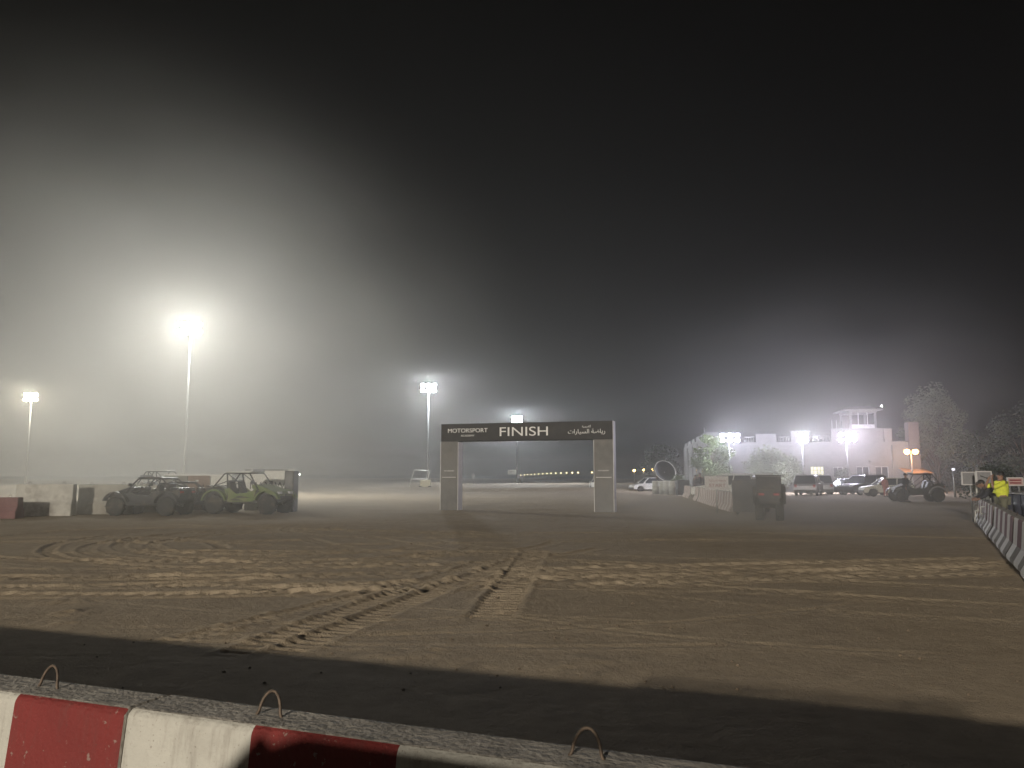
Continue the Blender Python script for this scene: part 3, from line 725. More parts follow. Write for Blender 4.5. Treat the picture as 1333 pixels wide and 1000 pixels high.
# ------------------------------------------------------------------ vegetation
def leaves(mb, c, rad, n, size, flat=.75):
    c = Vector(c)
    for k in range(n):
        d = Vector((rnd.gauss(0, 1), rnd.gauss(0, 1), rnd.gauss(0, 1))).normalized() * rad * (rnd.random() ** .45)
        d.z *= flat; p = c + d
        a = Vector((rnd.gauss(0, 1), rnd.gauss(0, 1), rnd.gauss(0, .7))).normalized(); b_ = a.orthogonal().normalized()
        b_.rotate(Matrix.Rotation(rnd.uniform(0, 6.28), 3, a)); s = size * rnd.uniform(.6, 1.3); w = a * s; u = b_ * s * .45
        mb.add([p - w, p + u, p + w, p - u], [(0, 1, 2, 3)])
def tree(name, label, px, Yd, ground_py, top_py, wpx, lm, clumps, n, size, trunk=.12, group=None, cat='tree', low=.25, z0=None):
    x = XP(px, Yd); g = H(x, Yd); ztop = ZP(top_py, Yd) - g; w = wpx / FPX * Yd / 2
    t = thing(name, label, cat, (x, Yd, g), 0, group)
    tr = MB(); tr.tube([(0, 0, -.2), (w * .05, 0, ztop * .25), (-w * .04, .1, ztop * .5), (0, 0, ztop * .8)], [trunk, trunk * .8, trunk * .55, trunk * .2], 8)
    cr_ = MB()
    for k in range(clumps):
        a = rnd.uniform(0, 6.28); f = rnd.uniform(low, 1); rr = w * (math.sin(PI * min(1, (f - low * .6) / (1 - low * .6) * .93 + .05)) ** .6) * rnd.uniform(.35, .95)
        p = Vector((rr * math.cos(a), rr * math.sin(a) * .8, ztop * (f * .92)))
        st = Vector((0, 0, ztop * rnd.uniform(.2, .6) * min(1, f)))
        mid = (st + p) / 2 + Vector((0, 0, .12 * ztop * .3))
        tr.tube([st, mid, p], [trunk * .35, trunk * .2, trunk * .06], 5)
        leaves(cr_, p, w * rnd.uniform(.28, .5), n // clumps, size)
    tr.build('trunk', bark, t); cr_.build('crown', lm, t, fix=False)
    return t
tree('leafy_tree', 'leafy tree against the left corner of the building', 929, 77, 0, 562, 50, leafA, 40, 6500, .14, low=.12)
tree('spreading_tree', 'wide low tree in front of the building wall', 1004, 78, 0, 588, 78, leafB, 40, 6500, .14, low=.2)
gt = 'big dim trees at the right'
tree('casuarina_tree', 'tallest dim tree right of the building, behind the dark buggy', 1222, 84, 0, 500, 84, leafB, 46, 11000, .17, group=gt, low=.3, trunk=.2)
tree('casuarina_tree', 'dim tree between the tallest tree and the yellow vest', 1278, 80, 0, 560, 66, leafC, 22, 4200, .15, group=gt, trunk=.16)
tree('casuarina_tree', 'dark tree cut by the right edge of the picture', 1338, 76, 0, 520, 80, leafC, 26, 4500, .15, group=gt, trunk=.18)
tree('distant_tree', 'faint dark tree on the skyline left of the palm', 862, 125, 0, 575, 52, leafC, 18, 3000, .22, trunk=.18)
tree('leafy_bush', 'dim bush left of the twin amber lamp, behind the buggy', 1236, 86, 0, 606, 60, leafC, 14, 2400, .12, trunk=.05, low=.1, cat='bush')
tree('leafy_bush', 'dim bush behind the double sign on the right', 1296, 50, 0, 610, 90, leafC, 16, 2600, .11, trunk=.05, low=.1, cat='bush')
tree('leafy_bush', 'round hedge bush low against the building behind the cars', 1098, 80, 0, 612, 34, leafC, 12, 1800, .1, trunk=.05, low=.1, cat='bush')
# palm
def palm(label, px, Yd, top, wpx, n=34):
    x = XP(px, Yd); t = thing('date_palm', label, 'palm', (x, Yd, H(x, Yd))); hz_ = 1.1; w = wpx / FPX * Yd / 2; tp = ZP(top, Yd)
    MB().tube([(0, 0, -.2), (0, 0, hz_)], [.28, .22], 10).build('trunk', bark, t)
    fr = MB()
    for k in range(n):
        a = rnd.uniform(0, 6.28); el = rnd.uniform(.25, 1.35); L = w * rnd.uniform(.85, 1.15) if el < .8 else (tp - hz_) * rnd.uniform(.8, 1.1)
        pts = []
        for q in range(9):
            s = q / 8; r_ = L * s; e_ = el - s * s * 1.1
            pts.append(Vector((math.cos(a) * r_ * math.cos(el) * (1 + .1 * s), math.sin(a) * r_ * math.cos(el), hz_ + r_ * math.sin(max(e_, -.6)) * (.95 if el > .8 else .9))))
        fr.tube(pts, .015, 4, caps=False)
        for q in range(1, 9):
            for sgn in (-1, 1):
                for h_ in (0, .5):
                    p = pts[q - 1].lerp(pts[q], h_); dirv = (pts[q] - pts[q - 1]).normalized(); side = dirv.cross(Vector((0, 0, 1))).normalized() * sgn
                    tip = p + side * .42 * (1 - .5 * q / 8) + dirv * .25 + Vector((0, 0, -.06)); o_ = dirv * .03
                    fr.add([p - o_, p + o_, tip], [(0, 1, 2)])
    fr.build('fronds', palmm, t, fix=False)
palm('bushy young date palm beside the dark bin', 884, 70, 605, 46)

# ------------------------------------------------------------------ vehicles
def wheel(parent, x, y, r, w, rim, knob=False):
    s = 1 if y > 0 else -1
    t = MB(); pr = [(r * .62, -w / 2), (r * .9, -w / 2), (r, -w * .36), (r, w * .36), (r * .9, w / 2), (r * .62, w / 2)]
    t.lathe(pr, 24, 'Y', (x, y, r))
    if knob:
        for k in range(20):
            a = 2 * PI * k / 20; M_ = Matrix.Translation((x, y, r)) @ Matrix.Rotation(a, 4, 'Y')
            t.box((0, (w * .2 if k % 2 else -w * .2), r + .005), (r * .13, w * .5, .03), M=M_)
    wh = t.build('wheel', rubber, parent)
    q = MB(); q.lathe([(r * .6, -w * .42), (r * .55, -w * .3), (r * .15, -w * .2), (r * .15, w * .2), (r * .55, w * .3), (r * .6, w * .42)], 20, 'Y', (x, y, r))
    for k in range(5):
        a = 2 * PI * k / 5; M_ = Matrix.Translation((x, y + s * w * .36, r)) @ Matrix.Rotation(a, 4, 'Y')
        q.box((0, 0, r * .32), (r * .14, .03, r * .5), M=M_)
    q.build('rim', rim, wh)
def car(name, label, kind, paint, loc, rz, group='parked cars by the building'):
    t = thing(name, label, 'car', loc, rz, group)
    D_ = {'suv': dict(L=4.5, W=1.85, belt=1.02, roof=1.72, hood=1.05, r=.36, gh=[(-2.12, -1.95, .8, 1.25)], wb=2.65, bo=.9),
          'hatch': dict(L=3.9, W=1.68, belt=.92, roof=1.48, hood=.9, r=.30, gh=None, wb=2.45, bo=.75),
          'sedan': dict(L=4.5, W=1.78, belt=.9, roof=1.43, hood=.9, r=.32, gh=None, wb=2.65, bo=1.0)}[kind]
    L, W, belt, roof, r, wb = D_['L'], D_['W'], D_['belt'], D_['roof'], D_['r'], D_['wb']
    xr, xf = -L / 2, L / 2; ra = -wb / 2 - .02; fa = wb / 2
    def archp(cx): return [(cx + (r + .07) * math.cos(a), .32 + (r + .07) * math.sin(a) - .02) for a in np.linspace(PI, 0, 9)]
    hood_x = .95 if kind != 'suv' else 1.05
    low = [(xr + .05, .32)] + archp(ra) + archp(fa) + [(xf - .04, .30), (xf, .5), (xf - .03, .68), (xf - .18, belt - .16), (hood_x, belt - .02)]
    if kind == 'sedan': low += [(-1.35, belt), (xr + .1, belt - .02), (xr, belt - .15), (xr, .5)]
    elif kind == 'suv': low += [(xr + .12, belt), (xr, belt - .2), (xr - .02, .5)]
    else: low += [(xr + .15, belt), (xr, belt - .18), (xr - .01, .48)]
    body = MB(); body.prism(low, -W / 2, W / 2, 'Y'); bo = body.build('body', paint, t, bevel=.06)
    # greenhouse: lower ring to roof ring
    if kind == 'sedan': lo = (-1.45, hood_x + .02); hi = (-.85, .35)
    elif kind == 'suv': lo = (xr + .1, hood_x + .02); hi = (xr + .28, .45)
    else: lo = (xr + .12, hood_x + .02); hi = (xr + .45, .35)
    wl_, wh_ = W / 2 - .05, W / 2 - .2
    def ring(x0, x1, w, z): return [(x0, -w, z), (x1, -w, z), (x1, w, z), (x0, w, z)]
    g = MB(); zt_ = roof - .07
    vs = ring(lo[0], lo[1], wl_, belt - .03) + ring(hi[0], hi[1], wh_, zt_)
    g.add(vs, [(3, 2, 1, 0), (4, 5, 6, 7), (0, 1, 5, 4), (1, 2, 6, 5), (2, 3, 7, 6), (3, 0, 4, 7)]); g.build('window_glass', glass, t)
    rf = MB(); vs = ring(hi[0] - .03, hi[1] + .05, wh_ + .02, zt_ - .02) + ring(hi[0] + .1, hi[1] - .12, wh_ - .1, roof)
    rf.add(vs, [(3, 2, 1, 0), (4, 5, 6, 7), (0, 1, 5, 4), (1, 2, 6, 5), (2, 3, 7, 6), (3, 0, 4, 7)]); rf.build('roof', paint, t, bevel=.03)
    pl_ = MB()
    for s in (-1, 1):
        for (xa, xb) in ((lo[0] + .03, hi[0] + .03), (lo[1] - .03, hi[1] - .0), ((lo[0] + lo[1]) / 2 - .1, (hi[0] + hi[1]) / 2 - .05)):
            pl_.tube([(xa, s * (wl_ + .005), belt - .03), (xb, s * (wh_ + .01), zt_)], .04, 6)
        if kind == 'suv': pl_.tube([(hi[0] + .2, s * (wh_ - .05), roof + .05), (hi[1] - .25, s * (wh_ - .05), roof + .05)], .02, 6)
    pl_.build('pillars', paint, t)
    for cx in (ra, fa):
        for s in (-1, 1): wheel(t, cx, s * (W / 2 - .11), r, .21, silver_rim)
    for s in (-1, 1):
        MB().box((xf - .09, s * (W / 2 - .28), belt - .26), (.14, .34, .14)).build('headlight', lampglass, t, bevel=.02)
        MB().box((xr + .03, s * (W / 2 - .2), belt - .22), (.08, .2, .26)).build('tail_light', redglass, t, bevel=.02)
        MB().box((hood_x - .1, s * (W / 2 + .08), belt + .05), (.12, .2, .14)).build('mirror', paint, t, bevel=.03)
    b1 = MB(); b1.box((xf - .02, 0, .42), (.1, W - .2, .16)); b1.build('front_bumper', black, t, bevel=.02)
    b1 = MB(); b1.box((xr - .0, 0, .42), (.1, W - .2, .16)); b1.build('rear_bumper', black, t, bevel=.02)
    b1 = MB(); b1.box((0, 0, .28), (L * .7, W - .5, .14)); b1.build('underbody', black, t)
    return t
def gx(px, Yd): return (XP(px, Yd), Yd, 0.0)
car('parked_suv', 'silver SUV with pale roof seen from behind, left of the lit window pair', 'suv', silverp, gx(1053, 66), R(62))
car('parked_suv', 'second SUV parked close behind the silver one under the lit window', 'suv', silverp, gx(1067, 69.5), R(75))
car('parked_suv', 'dark SUV with a pale roof edge, between the bushes and the white hatchback', 'suv', darkp, gx(1124, 67.5), R(205))
car('parked_hatchback', 'cream white hatchback with the red shirted person in front', 'hatch', creamp, gx(1155, 62.5), R(170))
car('parked_sedan', 'low dark sedan half hidden left of the dark SUV', 'sedan', darkp, gx(1103, 69), R(200))
car('parked_suv', 'white SUV partly hidden by the START sign', 'suv', whitep, gx(945, 55), R(150), 'white cars behind the start line')
car('parked_hatchback', 'white car roof showing above the dark container', 'suv', whitep, gx(973, 57), R(165), 'white cars behind the start line')
car('parked_pickup', 'small white car parked far off among pale drums left of the palm', 'hatch', whitep, gx(846, 78), R(190), 'white cars far beyond the arch')
car('parked_suv', 'white car peeping out behind the right arch column', 'hatch', whitep, gx(781, 88), R(95), 'white cars far beyond the arch')
SV = car('parked_suv', 'dark SUV standing right behind the camera', 'suv', darkp, (-2.2, -2.23, 0), R(159.3), None); SV.scale = (1, 1, 1.012)

def utv(name, label, loc, rz, accent, L=3.3, W=1.65, Hh=1.75, group='off road buggies', roofm=None, sc=1.0, cat='buggy', stripes=False):
    t = thing(name, label, cat, loc, rz, group, sc)
    r = .38; wb = L * .68; hx = L / 2; wy = W / 2 - .14
    tub = MB(); tub.prism([(-hx + .35, .45), (hx - .5, .38), (hx - .2, .55), (hx - .15, .75), (.45, .98), (.35, .55), (-.65, .55), (-.75, 1.0), (-hx + .05, 1.05), (-hx + .05, .62)], -W * .36, W * .36, 'Y')
    tub.build('chassis', black, t, bevel=.03)
    hd = MB(); hd.prism([(hx - .12, .74), (hx - .25, .9), (.62, 1.16), (.40, 1.16), (.42, 1.0), (hx - .2, .70)], -W * .38, W * .38, 'Y'); hd.build('bonnet', accent, t, bevel=.04)
    for s in (-1, 1):
        fn = MB()
        cxs = wb / 2; pts = [(cxs + .56 * math.cos(a), .42 + .56 * math.sin(a)) for a in np.linspace(R(20), R(165), 10)]
        pts2 = [(cxs + .50 * math.cos(a), .42 + .50 * math.sin(a)) for a in np.linspace(R(165), R(20), 10)]
        fn.prism(pts + pts2, s * W * .36, s * (W * .5), 'Y'); fn.build('front_fender', accent if stripes else black, t)
        fn = MB(); cxs = -wb / 2; pts = [(cxs + .56 * math.cos(a), .42 + .56 * math.sin(a)) for a in np.linspace(R(12), R(168), 10)]
        pts2 = [(cxs + .50 * math.cos(a), .42 + .50 * math.sin(a)) for a in np.linspace(R(168), R(12), 10)]
        fn.prism(pts + pts2, s * W * .36, s * (W * .5), 'Y'); fn.build('rear_fender', accent, t)
        dr = MB(); dr.prism([(.50, .50), (.62, .98), (.30, .86), (-.25, .80), (-.55, 1.02), (-.78, 1.0), (-.62, .48)], s * W * .37, s * (W * .37 + .05), 'Y'); dr.build('door', accent if stripes else black, t, bevel=.015)
        if stripes:
            for (a, b_, z_) in ((-.3, .45, .66), (-.5, .1, .56)):
                g2_ = MB(); g2_.prism([(a, z_), (a + .2, z_ + .07), (b_, z_ - .02), (a + .15, z_ - .03)], s * (W * .37 + .052), s * (W * .37 + .058), 'Y'); g2_.build('door_graphic', black, t)
    cg = MB(); q = W * .40; qr = W * .34; zr_ = Hh
    for s in (-1, 1):
        cg.tube([(.72, s * q, .95), (.28, s * qr, zr_ - .03), (.18, s * qr, zr_), (-.75, s * qr, zr_), (-.85, s * qr, zr_ - .04), (-1.3, s * q, 1.02)], .03, 8)
        cg.tube([(-.62, s * q, .6), (-.72, s * qr, zr_)], .03, 8)
        cg.tube([(-.70, s * qr, zr_ - .02), (.1, s * qr, 1.05), (.3, s * q, .9)], .02, 6)
        cg.tube([(-.7, s * qr, 1.3), (-1.22, s * q, 1.1)], .02, 6)
    for x_, z_ in ((.22, zr_), (-.75, zr_), (-.7, 1.3)): cg.tube([(x_, -qr, z_), (x_, qr, z_)], .028, 8)
    cg.tube([(.2, -qr, zr_), (-.75, qr, zr_)], .02, 6); cg.build('roll_cage', blackm, t)
    rf = MB(); rf.prism([(.30, zr_ + .03), (.2, zr_ + .06), (-.72, zr_ + .07), (-.86, zr_ + .03), (-.8, zr_ + .02), (.25, zr_ + .015)], -qr - .03, qr + .03, 'Y'); rf.build('roof', roofm or black, t, bevel=.01)
    for s in (-1, 1):
        st = MB(); st.prism([(-.05, .58), (-.02, .70), (-.42, .68), (-.60, 1.28), (-.70, 1.26), (-.58, .58)], s * .36 - .22, s * .36 + .22, 'Y'); st.build('seat', black, t, bevel=.04)
    sw = MB(); sw.tube([(.18 + .1 * math.cos(a) * .4, .36 + .16 * math.sin(a), 1.02 + .15 * math.cos(a)) for a in np.linspace(0, 2 * PI, 15)], .015, 6); sw.tube([(.18, .36, 1.02), (.45, .36, .9)], .02, 6); sw.build('steering_wheel', black, t)
    for s in (-1, 1):
        hl = MB(); hl.box((hx - .18, s * W * .26, .84), (.12, .26, .1)); hl.build('headlight', lampglass, t, bevel=.02)
        tl_ = MB(); tl_.box((-hx + .03, s * W * .26, .95), (.05, .2, .08)); tl_.build('tail_light', redglass, t, bevel=.01)
    lb = MB(); lb.box((.30, 0, zr_ + .1), (.08, W * .55, .08)); lb.build('light_bar', lampglass, t, bevel=.015)
    bp_ = MB(); bp_.tube([(hx - .18, -W * .25, .45), (hx + .05, -W * .25, .55), (hx + .05, -W * .22, .78), (hx + .05, W * .22, .78), (hx + .05, W * .25, .55), (hx - .18, W * .25, .45)], .025, 7); bp_.build('bumper_bar', blackm, t)
    rk = MB(); rk.box((-hx + .35, 0, 1.1), (.7, W * .62, .05)); rk.build('rear_rack', blackm, t, bevel=.01)
    for cx in (-wb / 2, wb / 2):
        for s in (-1, 1):
            wheel(t, cx, s * wy, r, .28, rimm, True)
            su = MB(); su.tube([(cx, s * .2, .48), (cx, s * (wy - .1), r)], .03, 6); su.tube([(cx + .12, s * .2, .44), (cx, s * (wy - .1), r - .06)], .025, 6)
            su.tube([(cx, s * .34, .95), (cx, s * (wy - .16), r + .05)], .045, 8); su.build('suspension', steel, t)
    for s in (-1, 1):
        mr = MB(); mr.box((.50, s * (W * .44), 1.25), (.04, .2, .12)); mr.tube([(.5, s * W * .36, 1.2), (.5, s * W * .44, 1.24)], .012, 5); mr.build('mirror', black, t)
    return t
utv('off_road_buggy', 'lime green and black off road buggy with a pale roof at the left', (XP(324, 33.8), 33.9, 0), R(-12), green, L=3.4, Hh=1.62, roofm=whitepl, sc=1.07, stripes=True)
utv('off_road_buggy', 'black dusty off road buggy next to the grey block at the left', (XP(190, 32.2), 32.6, 0), R(172), blackm, L=3.3, Hh=1.5, sc=1.0)
utv('off_road_buggy', 'second black buggy squeezed between the black one and the green one', (XP(245, 34.2), 34.2, 0), R(28), blackm, L=3.0, Hh=1.38, sc=.95)
utv('off_road_buggy', 'grey buggy parked behind the boards, only its pale roof showing', (XP(214, 42), 42, 0), R(5), grey_pl, L=3.2, Hh=1.85, roofm=whitepl)
utv('off_road_buggy', 'dark open buggy standing in front of the amber awning on the right', (XP(1193, 49.5), 49.5, 0), R(170), grey_pl, L=3.1, Hh=1.72, sc=1.0)
CART = utv('utility_cart', 'narrow dark cart seen end on, right of the dark container', (XP(1016, 28.2), 29.3, 0), R(71), blackm, L=2.6, W=.98, Hh=1.5, sc=1.0, group=None, cat='cart')
MB().box((-1.0, 0, 1.13), (.55, .86, .92)).build('cargo_box', skipm, CART, bevel=.02)
MB().box((-1.0, 0, 1.62), (.62, .92, .05)).build('cargo_lid', black, CART, bevel=.01)
# dark container left of the cart
sk = thing('waste_container', 'tall charcoal waste container beside the narrow cart', 'container', (XP(984, 32), 32.6, 0), R(-17))
mb = MB(); mb.box((0, 0, .78), (1.42, 1.3, 1.24), taper=1.04); mb.build('container_body', skipm, sk, bevel=.02)
for i in range(5): MB().box((-.56 + .28 * i, -.66, .78), (.05, .05, 1.16)).build('rib', skipm, sk)
MB().prism([(-.70, 1.40), (-.70, 1.44), (0, 1.50), (.70, 1.44), (.70, 1.40)], -.68, .68, 'Y').build('lid', black, sk, bevel=.01)
for sx in (-.55, .55):
    for sy in (-.5, .5): MB().lathe([(.09, -.03), (.09, .03)], 12, 'X', (sx, sy, .09)).build('castor', rubber, sk)
for sx in (-.78, .78): MB().tube([(sx * .94, -.3, 1.2), (sx, -.3, 1.2), (sx, .3, 1.2), (sx * .94, .3, 1.2)], .02, 6).build('handle', steel, sk)

# ------------------------------------------------------------------ people
def baked_skin(name, nodes, edges, root, m_, parent, levels=2):
    me = bpy.data.meshes.new(name); keys = list(nodes); idx = {k: i for i, k in enumerate(keys)}
    me.from_pydata([nodes[k][0] for k in keys], [(idx[a], idx[b_]) for a, b_ in edges if a in idx and b_ in idx], [])
    o = bpy.data.objects.new(name, me); COL.objects.link(o)
    sk_ = o.modifiers.new('s', 'SKIN'); sk_.use_smooth_shade = True
    for k, i in idx.items():
        r_ = nodes[k][1]; me.skin_vertices[0].data[i].radius = r_ if isinstance(r_, tuple) else (r_, r_)
    me.skin_vertices[0].data[idx[root]].use_root = True
    sb_ = o.modifiers.new('u', 'SUBSURF'); sb_.levels = levels; sb_.render_levels = levels
    dg = bpy.context.evaluated_depsgraph_get(); dg.update()
    nm = bpy.data.meshes.new_from_object(o.evaluated_get(dg), depsgraph=dg); bpy.data.objects.remove(o)
    nm.materials.clear(); nm.materials.append(m_); nm.name = name
    p = bpy.data.objects.new(name, nm); COL.objects.link(p); p.parent = parent
    return p
BASE = dict(pelvis=((0, 0, .95), (.15, .11)), waist=((0, 0, 1.08), (.14, .10)), chest=((0, 0, 1.28), (.17, .12)), top=((0, 0, 1.42), (.13, .09)), neck=((.01, 0, 1.50), .055),
            head=((.02, 0, 1.60), (.085, .10)), crown=((.01, 0, 1.69), (.07, .085)),
            shL=((0, .19, 1.41), .065), elL=((-.02, .25, 1.14), .045), wrL=((.06, .26, .90), .03), haL=((.08, .26, .82), (.035, .02)),
            shR=((0, -.19, 1.41), .065), elR=((-.02, -.25, 1.14), .045), wrR=((.06, -.26, .90), .03), haR=((.08, -.26, .82), (.035, .02)),
            hiL=((0, .09, .90), .095), knL=((.03, .11, .50), .062), anL=((0, .12, .09), .042), toL=((.15, .13, .04), .035),
            hiR=((0, -.09, .90), .095), knR=((.03, -.11, .50), .062), anR=((0, -.12, .09), .042), toR=((.15, -.13, .04), .035))
EDG = [('pelvis', 'waist'), ('waist', 'chest'), ('chest', 'top'), ('top', 'neck'), ('neck', 'head'), ('head', 'crown'), ('top', 'shL'), ('shL', 'elL'), ('elL', 'wrL'), ('wrL', 'haL'),
       ('top', 'shR'), ('shR', 'elR'), ('elR', 'wrR'), ('wrR', 'haR'), ('pelvis', 'hiL'), ('hiL', 'knL'), ('knL', 'anL'), ('anL', 'toL'), ('pelvis', 'hiR'), ('hiR', 'knR'), ('knR', 'anR'), ('anR', 'toR')]
def person(label, loc, rz, top_m, leg_m, pose=None, sc=1.0, strap=False):
    t = thing('person', label, 'person', loc, rz, None, sc)
    N_ = dict(BASE)
    for k, p in (pose or {}).items(): N_[k] = (p, BASE[k][1])
    body = baked_skin('body', N_, EDG, 'pelvis', skin, t)
    h = Vector(N_['head'][0]); cr_ = Vector(N_['crown'][0])
    # nose, ears and fingers joined to the body mesh
    ex = MB(); ex.add([h + Vector(v) for v in ((.10, -.012, 0), (.10, .012, 0), (.105, 0, .04), (.125, 0, -.005))], [(0, 1, 3), (1, 2, 3), (2, 0, 3)])
    for s in (-1, 1): ex.box(tuple(h + Vector((0, s * .088, .01))), (.03, .012, .05))
    for w_, a_ in (('wrL', 'haL'), ('wrR', 'haR')):
        p = Vector(N_[a_][0]); d = (p - Vector(N_[w_][0])).normalized(); sd_ = d.orthogonal().normalized()
        cu = d.cross(sd_)
        for i in range(4):
            b0 = p + d * .01 + sd_ * (.024 - .016 * i); L_ = (.065, .075, .07, .055)[i]
            ex.tube([b0, b0 + d * L_ * .5 + cu * .006, b0 + d * L_ + cu * .025], [.009, .008, .006], 6)
        ex.tube([p - d * .03 + sd_ * .03, p + sd_ * .05, p + d * .025 + sd_ * .052], [.011, .009, .007], 6)
    bm = bmesh.new(); bm.from_mesh(body.data)
    tmp = bpy.data.meshes.new('x'); tmp.from_pydata(ex.v, [], ex.f); bm.from_mesh(tmp); bm.to_mesh(body.data); bm.free(); bpy.data.meshes.remove(tmp)
    for p_ in body.data.polygons: p_.use_smooth = True
    def grow(keys, f, cut=None):
        o = {}
        for k in keys:
            r_ = N_[k][1]; r_ = r_ if isinstance(r_, tuple) else (r_, r_); o[k] = (N_[k][0], (r_[0] * f + .012, r_[1] * f + .012))
        return o
    baked_skin('shirt', grow(['pelvis', 'waist', 'chest', 'top', 'shL', 'elL', 'shR', 'elR', 'wrL', 'wrR'] if not strap else ['pelvis', 'waist', 'chest', 'top', 'shL', 'elL', 'shR', 'elR'], 1.12), EDG, 'chest', top_m, t)
    tr_ = grow(['hiL', 'knL', 'anL', 'hiR', 'knR', 'anR'], 1.1); tr_['pelvis'] = (tuple(Vector(N_['pelvis'][0]) - Vector((0, 0, .03))), (.165, .125))
    baked_skin('trousers', tr_, EDG, 'pelvis', leg_m, t)
    hr = MB(); ax_ = (cr_ - h).normalized()
    c_ = h + (cr_ - h) * .55 + Vector((-.02, 0, .0))
    vs = []; fs = []; S, Rg = 14, 7
    for i in range(Rg):
        ph = (PI * .62) * i / (Rg - 1)
        for k in range(S):
            a = 2 * PI * k / S; vs.append(c_ + Vector((.108 * math.sin(ph) * math.cos(a), .092 * math.sin(ph) * math.sin(a), .095 * math.cos(ph))))
    for i in range(Rg - 1):
        for k in range(S): fs.append((i * S + k, i * S + (k + 1) % S, (i + 1) * S + (k + 1) % S, (i + 1) * S + k))
    hr.add(vs, fs, 0, True); hr.build('hair', hair, t)
    for s, k in ((1, 'L'), (-1, 'R')):
        a_ = Vector(N_['an' + k][0]); o_ = Vector(N_['to' + k][0]); sh_ = MB()
        sh_.tube([a_ + Vector((-.05, 0, -.035)), a_ + Vector((.02, 0, -.03)), o_ + Vector((-.02, 0, .005)), o_ + Vector((.05, 0, -.005))], [.04, .052, .046, .03], 10); sh_.build('shoe', black, t)
    if strap:
        s_ = MB(); s_.tube([(-.02, .16, 1.49), (.13, .08, 1.40), (.165, -.02, 1.25), (.12, -.15, 1.08), (0, -.19, .99), (-.13, -.12, 1.08), (-.16, .0, 1.25), (-.11, .12, 1.42), (-.02, .16, 1.49)], .014, 6); s_.build('bag_strap', black, t)
    return t
raised = dict(elL=(.34, .24, 1.26), wrL=(.30, .12, 1.50), haL=(.27, .08, 1.58), elR=(.34, -.22, 1.28), wrR=(.30, -.12, 1.50), haR=(.27, -.07, 1.58))
person('person in a fluorescent yellow shirt with raised hands at the right barrier', (XP(1308, 23), 23, 0), R(172), vest, olive, raised, 1.0, strap=True)
bent = dict(chest=(.20, 0, 1.20), waist=(.07, 0, 1.07), top=(.32, 0, 1.28), neck=(.39, 0, 1.31), head=(.47, 0, 1.36), crown=(.50, 0, 1.44), shL=(.30, .19, 1.27), shR=(.30, -.19, 1.27),
            elL=(.42, .22, 1.02), wrL=(.58, .16, .92), haL=(.64, .14, .89), elR=(.42, -.22, 1.02), wrR=(.58, -.16, .92), haR=(.64, -.14, .89))
person('person in dark clothes bending forward beside the yellow shirted person', (XP(1304, 23.6), 23.6, 0), R(165), darkc, darkc, bent)
person('person in dark clothes stooping below the arrow sign board', (XP(1298, 26), 26, 0), R(150), darkc, darkc, bent, .95)
person('person in dark clothes standing at the left side of the dark open buggy', (XP(1176, 49), 48.6, 0), R(-40), darkc, darkc, None, 1.02)
person('small person in a faded red shirt in front of the cream hatchback', (XP(1153, 60.3), 60.3, 0), R(-80), redc, redc, None, .92)
person('person in dark clothes in the gap of the barriers, nearer the START sign', (XP(912, 55.5), 55.5, 0), R(-120), darkc, darkc, dict(elR=(.18, -.2, 1.2), wrR=(.25, -.1, 1.36), haR=(.26, -.08, 1.42)), 1.06)
person('person in grey clothes in the gap of the barriers, nearer the palm', (XP(906, 57), 57, 0), R(-60), greyc, darkc, None, .98)
person('person in dark clothes standing among the pale drums', (XP(858.5, 74), 74, 0), R(-90), darkc, darkc, None, 1.1)
person('tiny person standing right of the distant white sign', (XP(674.5, 158), 158, H(XP(674.5, 158), 158)), R(-90), greyc, darkc, None, 1.0)
person('second tiny person farthest right of the distant white sign', (XP(679, 160), 160, H(XP(679, 160), 160)), R(-90), darkc, darkc, None, 1.0)

# ------------------------------------------------------------------ signs and small things
def sign(label, px, Yd, py0, py1, wpx, m_, rz=0, name='sign', group=None, legs=(0,), frame=signw, post_m=None, side=0.0, ground=None):
    z1, z0 = ZP(py0, Yd), ZP(py1, Yd); x = XP(px, Yd); g = H(x, Yd); w = wpx / FPX * Yd
    t = thing(name, label, 'sign', (x, Yd, g), rz, group)
    MB().box((0, 0, (z0 + z1) / 2 - g), (w, .03, z1 - z0)).build('board', m_, t, bevel=.008)
    f = MB()
    for a in (-w / 2, w / 2): f.box((a, -.004, (z0 + z1) / 2 - g), (.035, .045, z1 - z0 + .035))
    for a in (z0 - g, z1 - g): f.box((0, -.006, a), (w - .036, .044, .035))
    f.build('frame', frame, t)
    for q in legs: 
        p = MB(); p.tube([(q * w, .045, -.2), (q * w, .045, z1 - g - .02)], .028, 8); p.build('post', post_m or steel, t)
    return t, z0 - g, z1 - g, w
t, a, b_, w = sign('white START sign with faded red lettering on a thin post', 934, 34.2, 620.5, 637, 29, signw, R(-4))
text('start_lettering', 'START', .2, signred, t, (0.03, -.018, a + (b_ - a) * .30), (PI / 2, 0, 0), .002, width=w * .72, squash=1.0)
text('arabic_inscription', '\ufe94\ufef3\ufe8d\ufeaa\ufe92\ufedf\ufe8d \ufe94\ufec4\ufed8\ufee7', .16, signred, t, (0.03, -.018, a + (b_ - a) * .68), (PI / 2, 0, 0), .002, width=w * .74, squash=.8)
t, a, b_, w = sign('grey framed sign board with a dark slanted arrow, right board of the pair', 1285, 26.5, 614, 630.5, 18, grey_pl, R(-6), legs=(-.5,), post_m=whitepl)
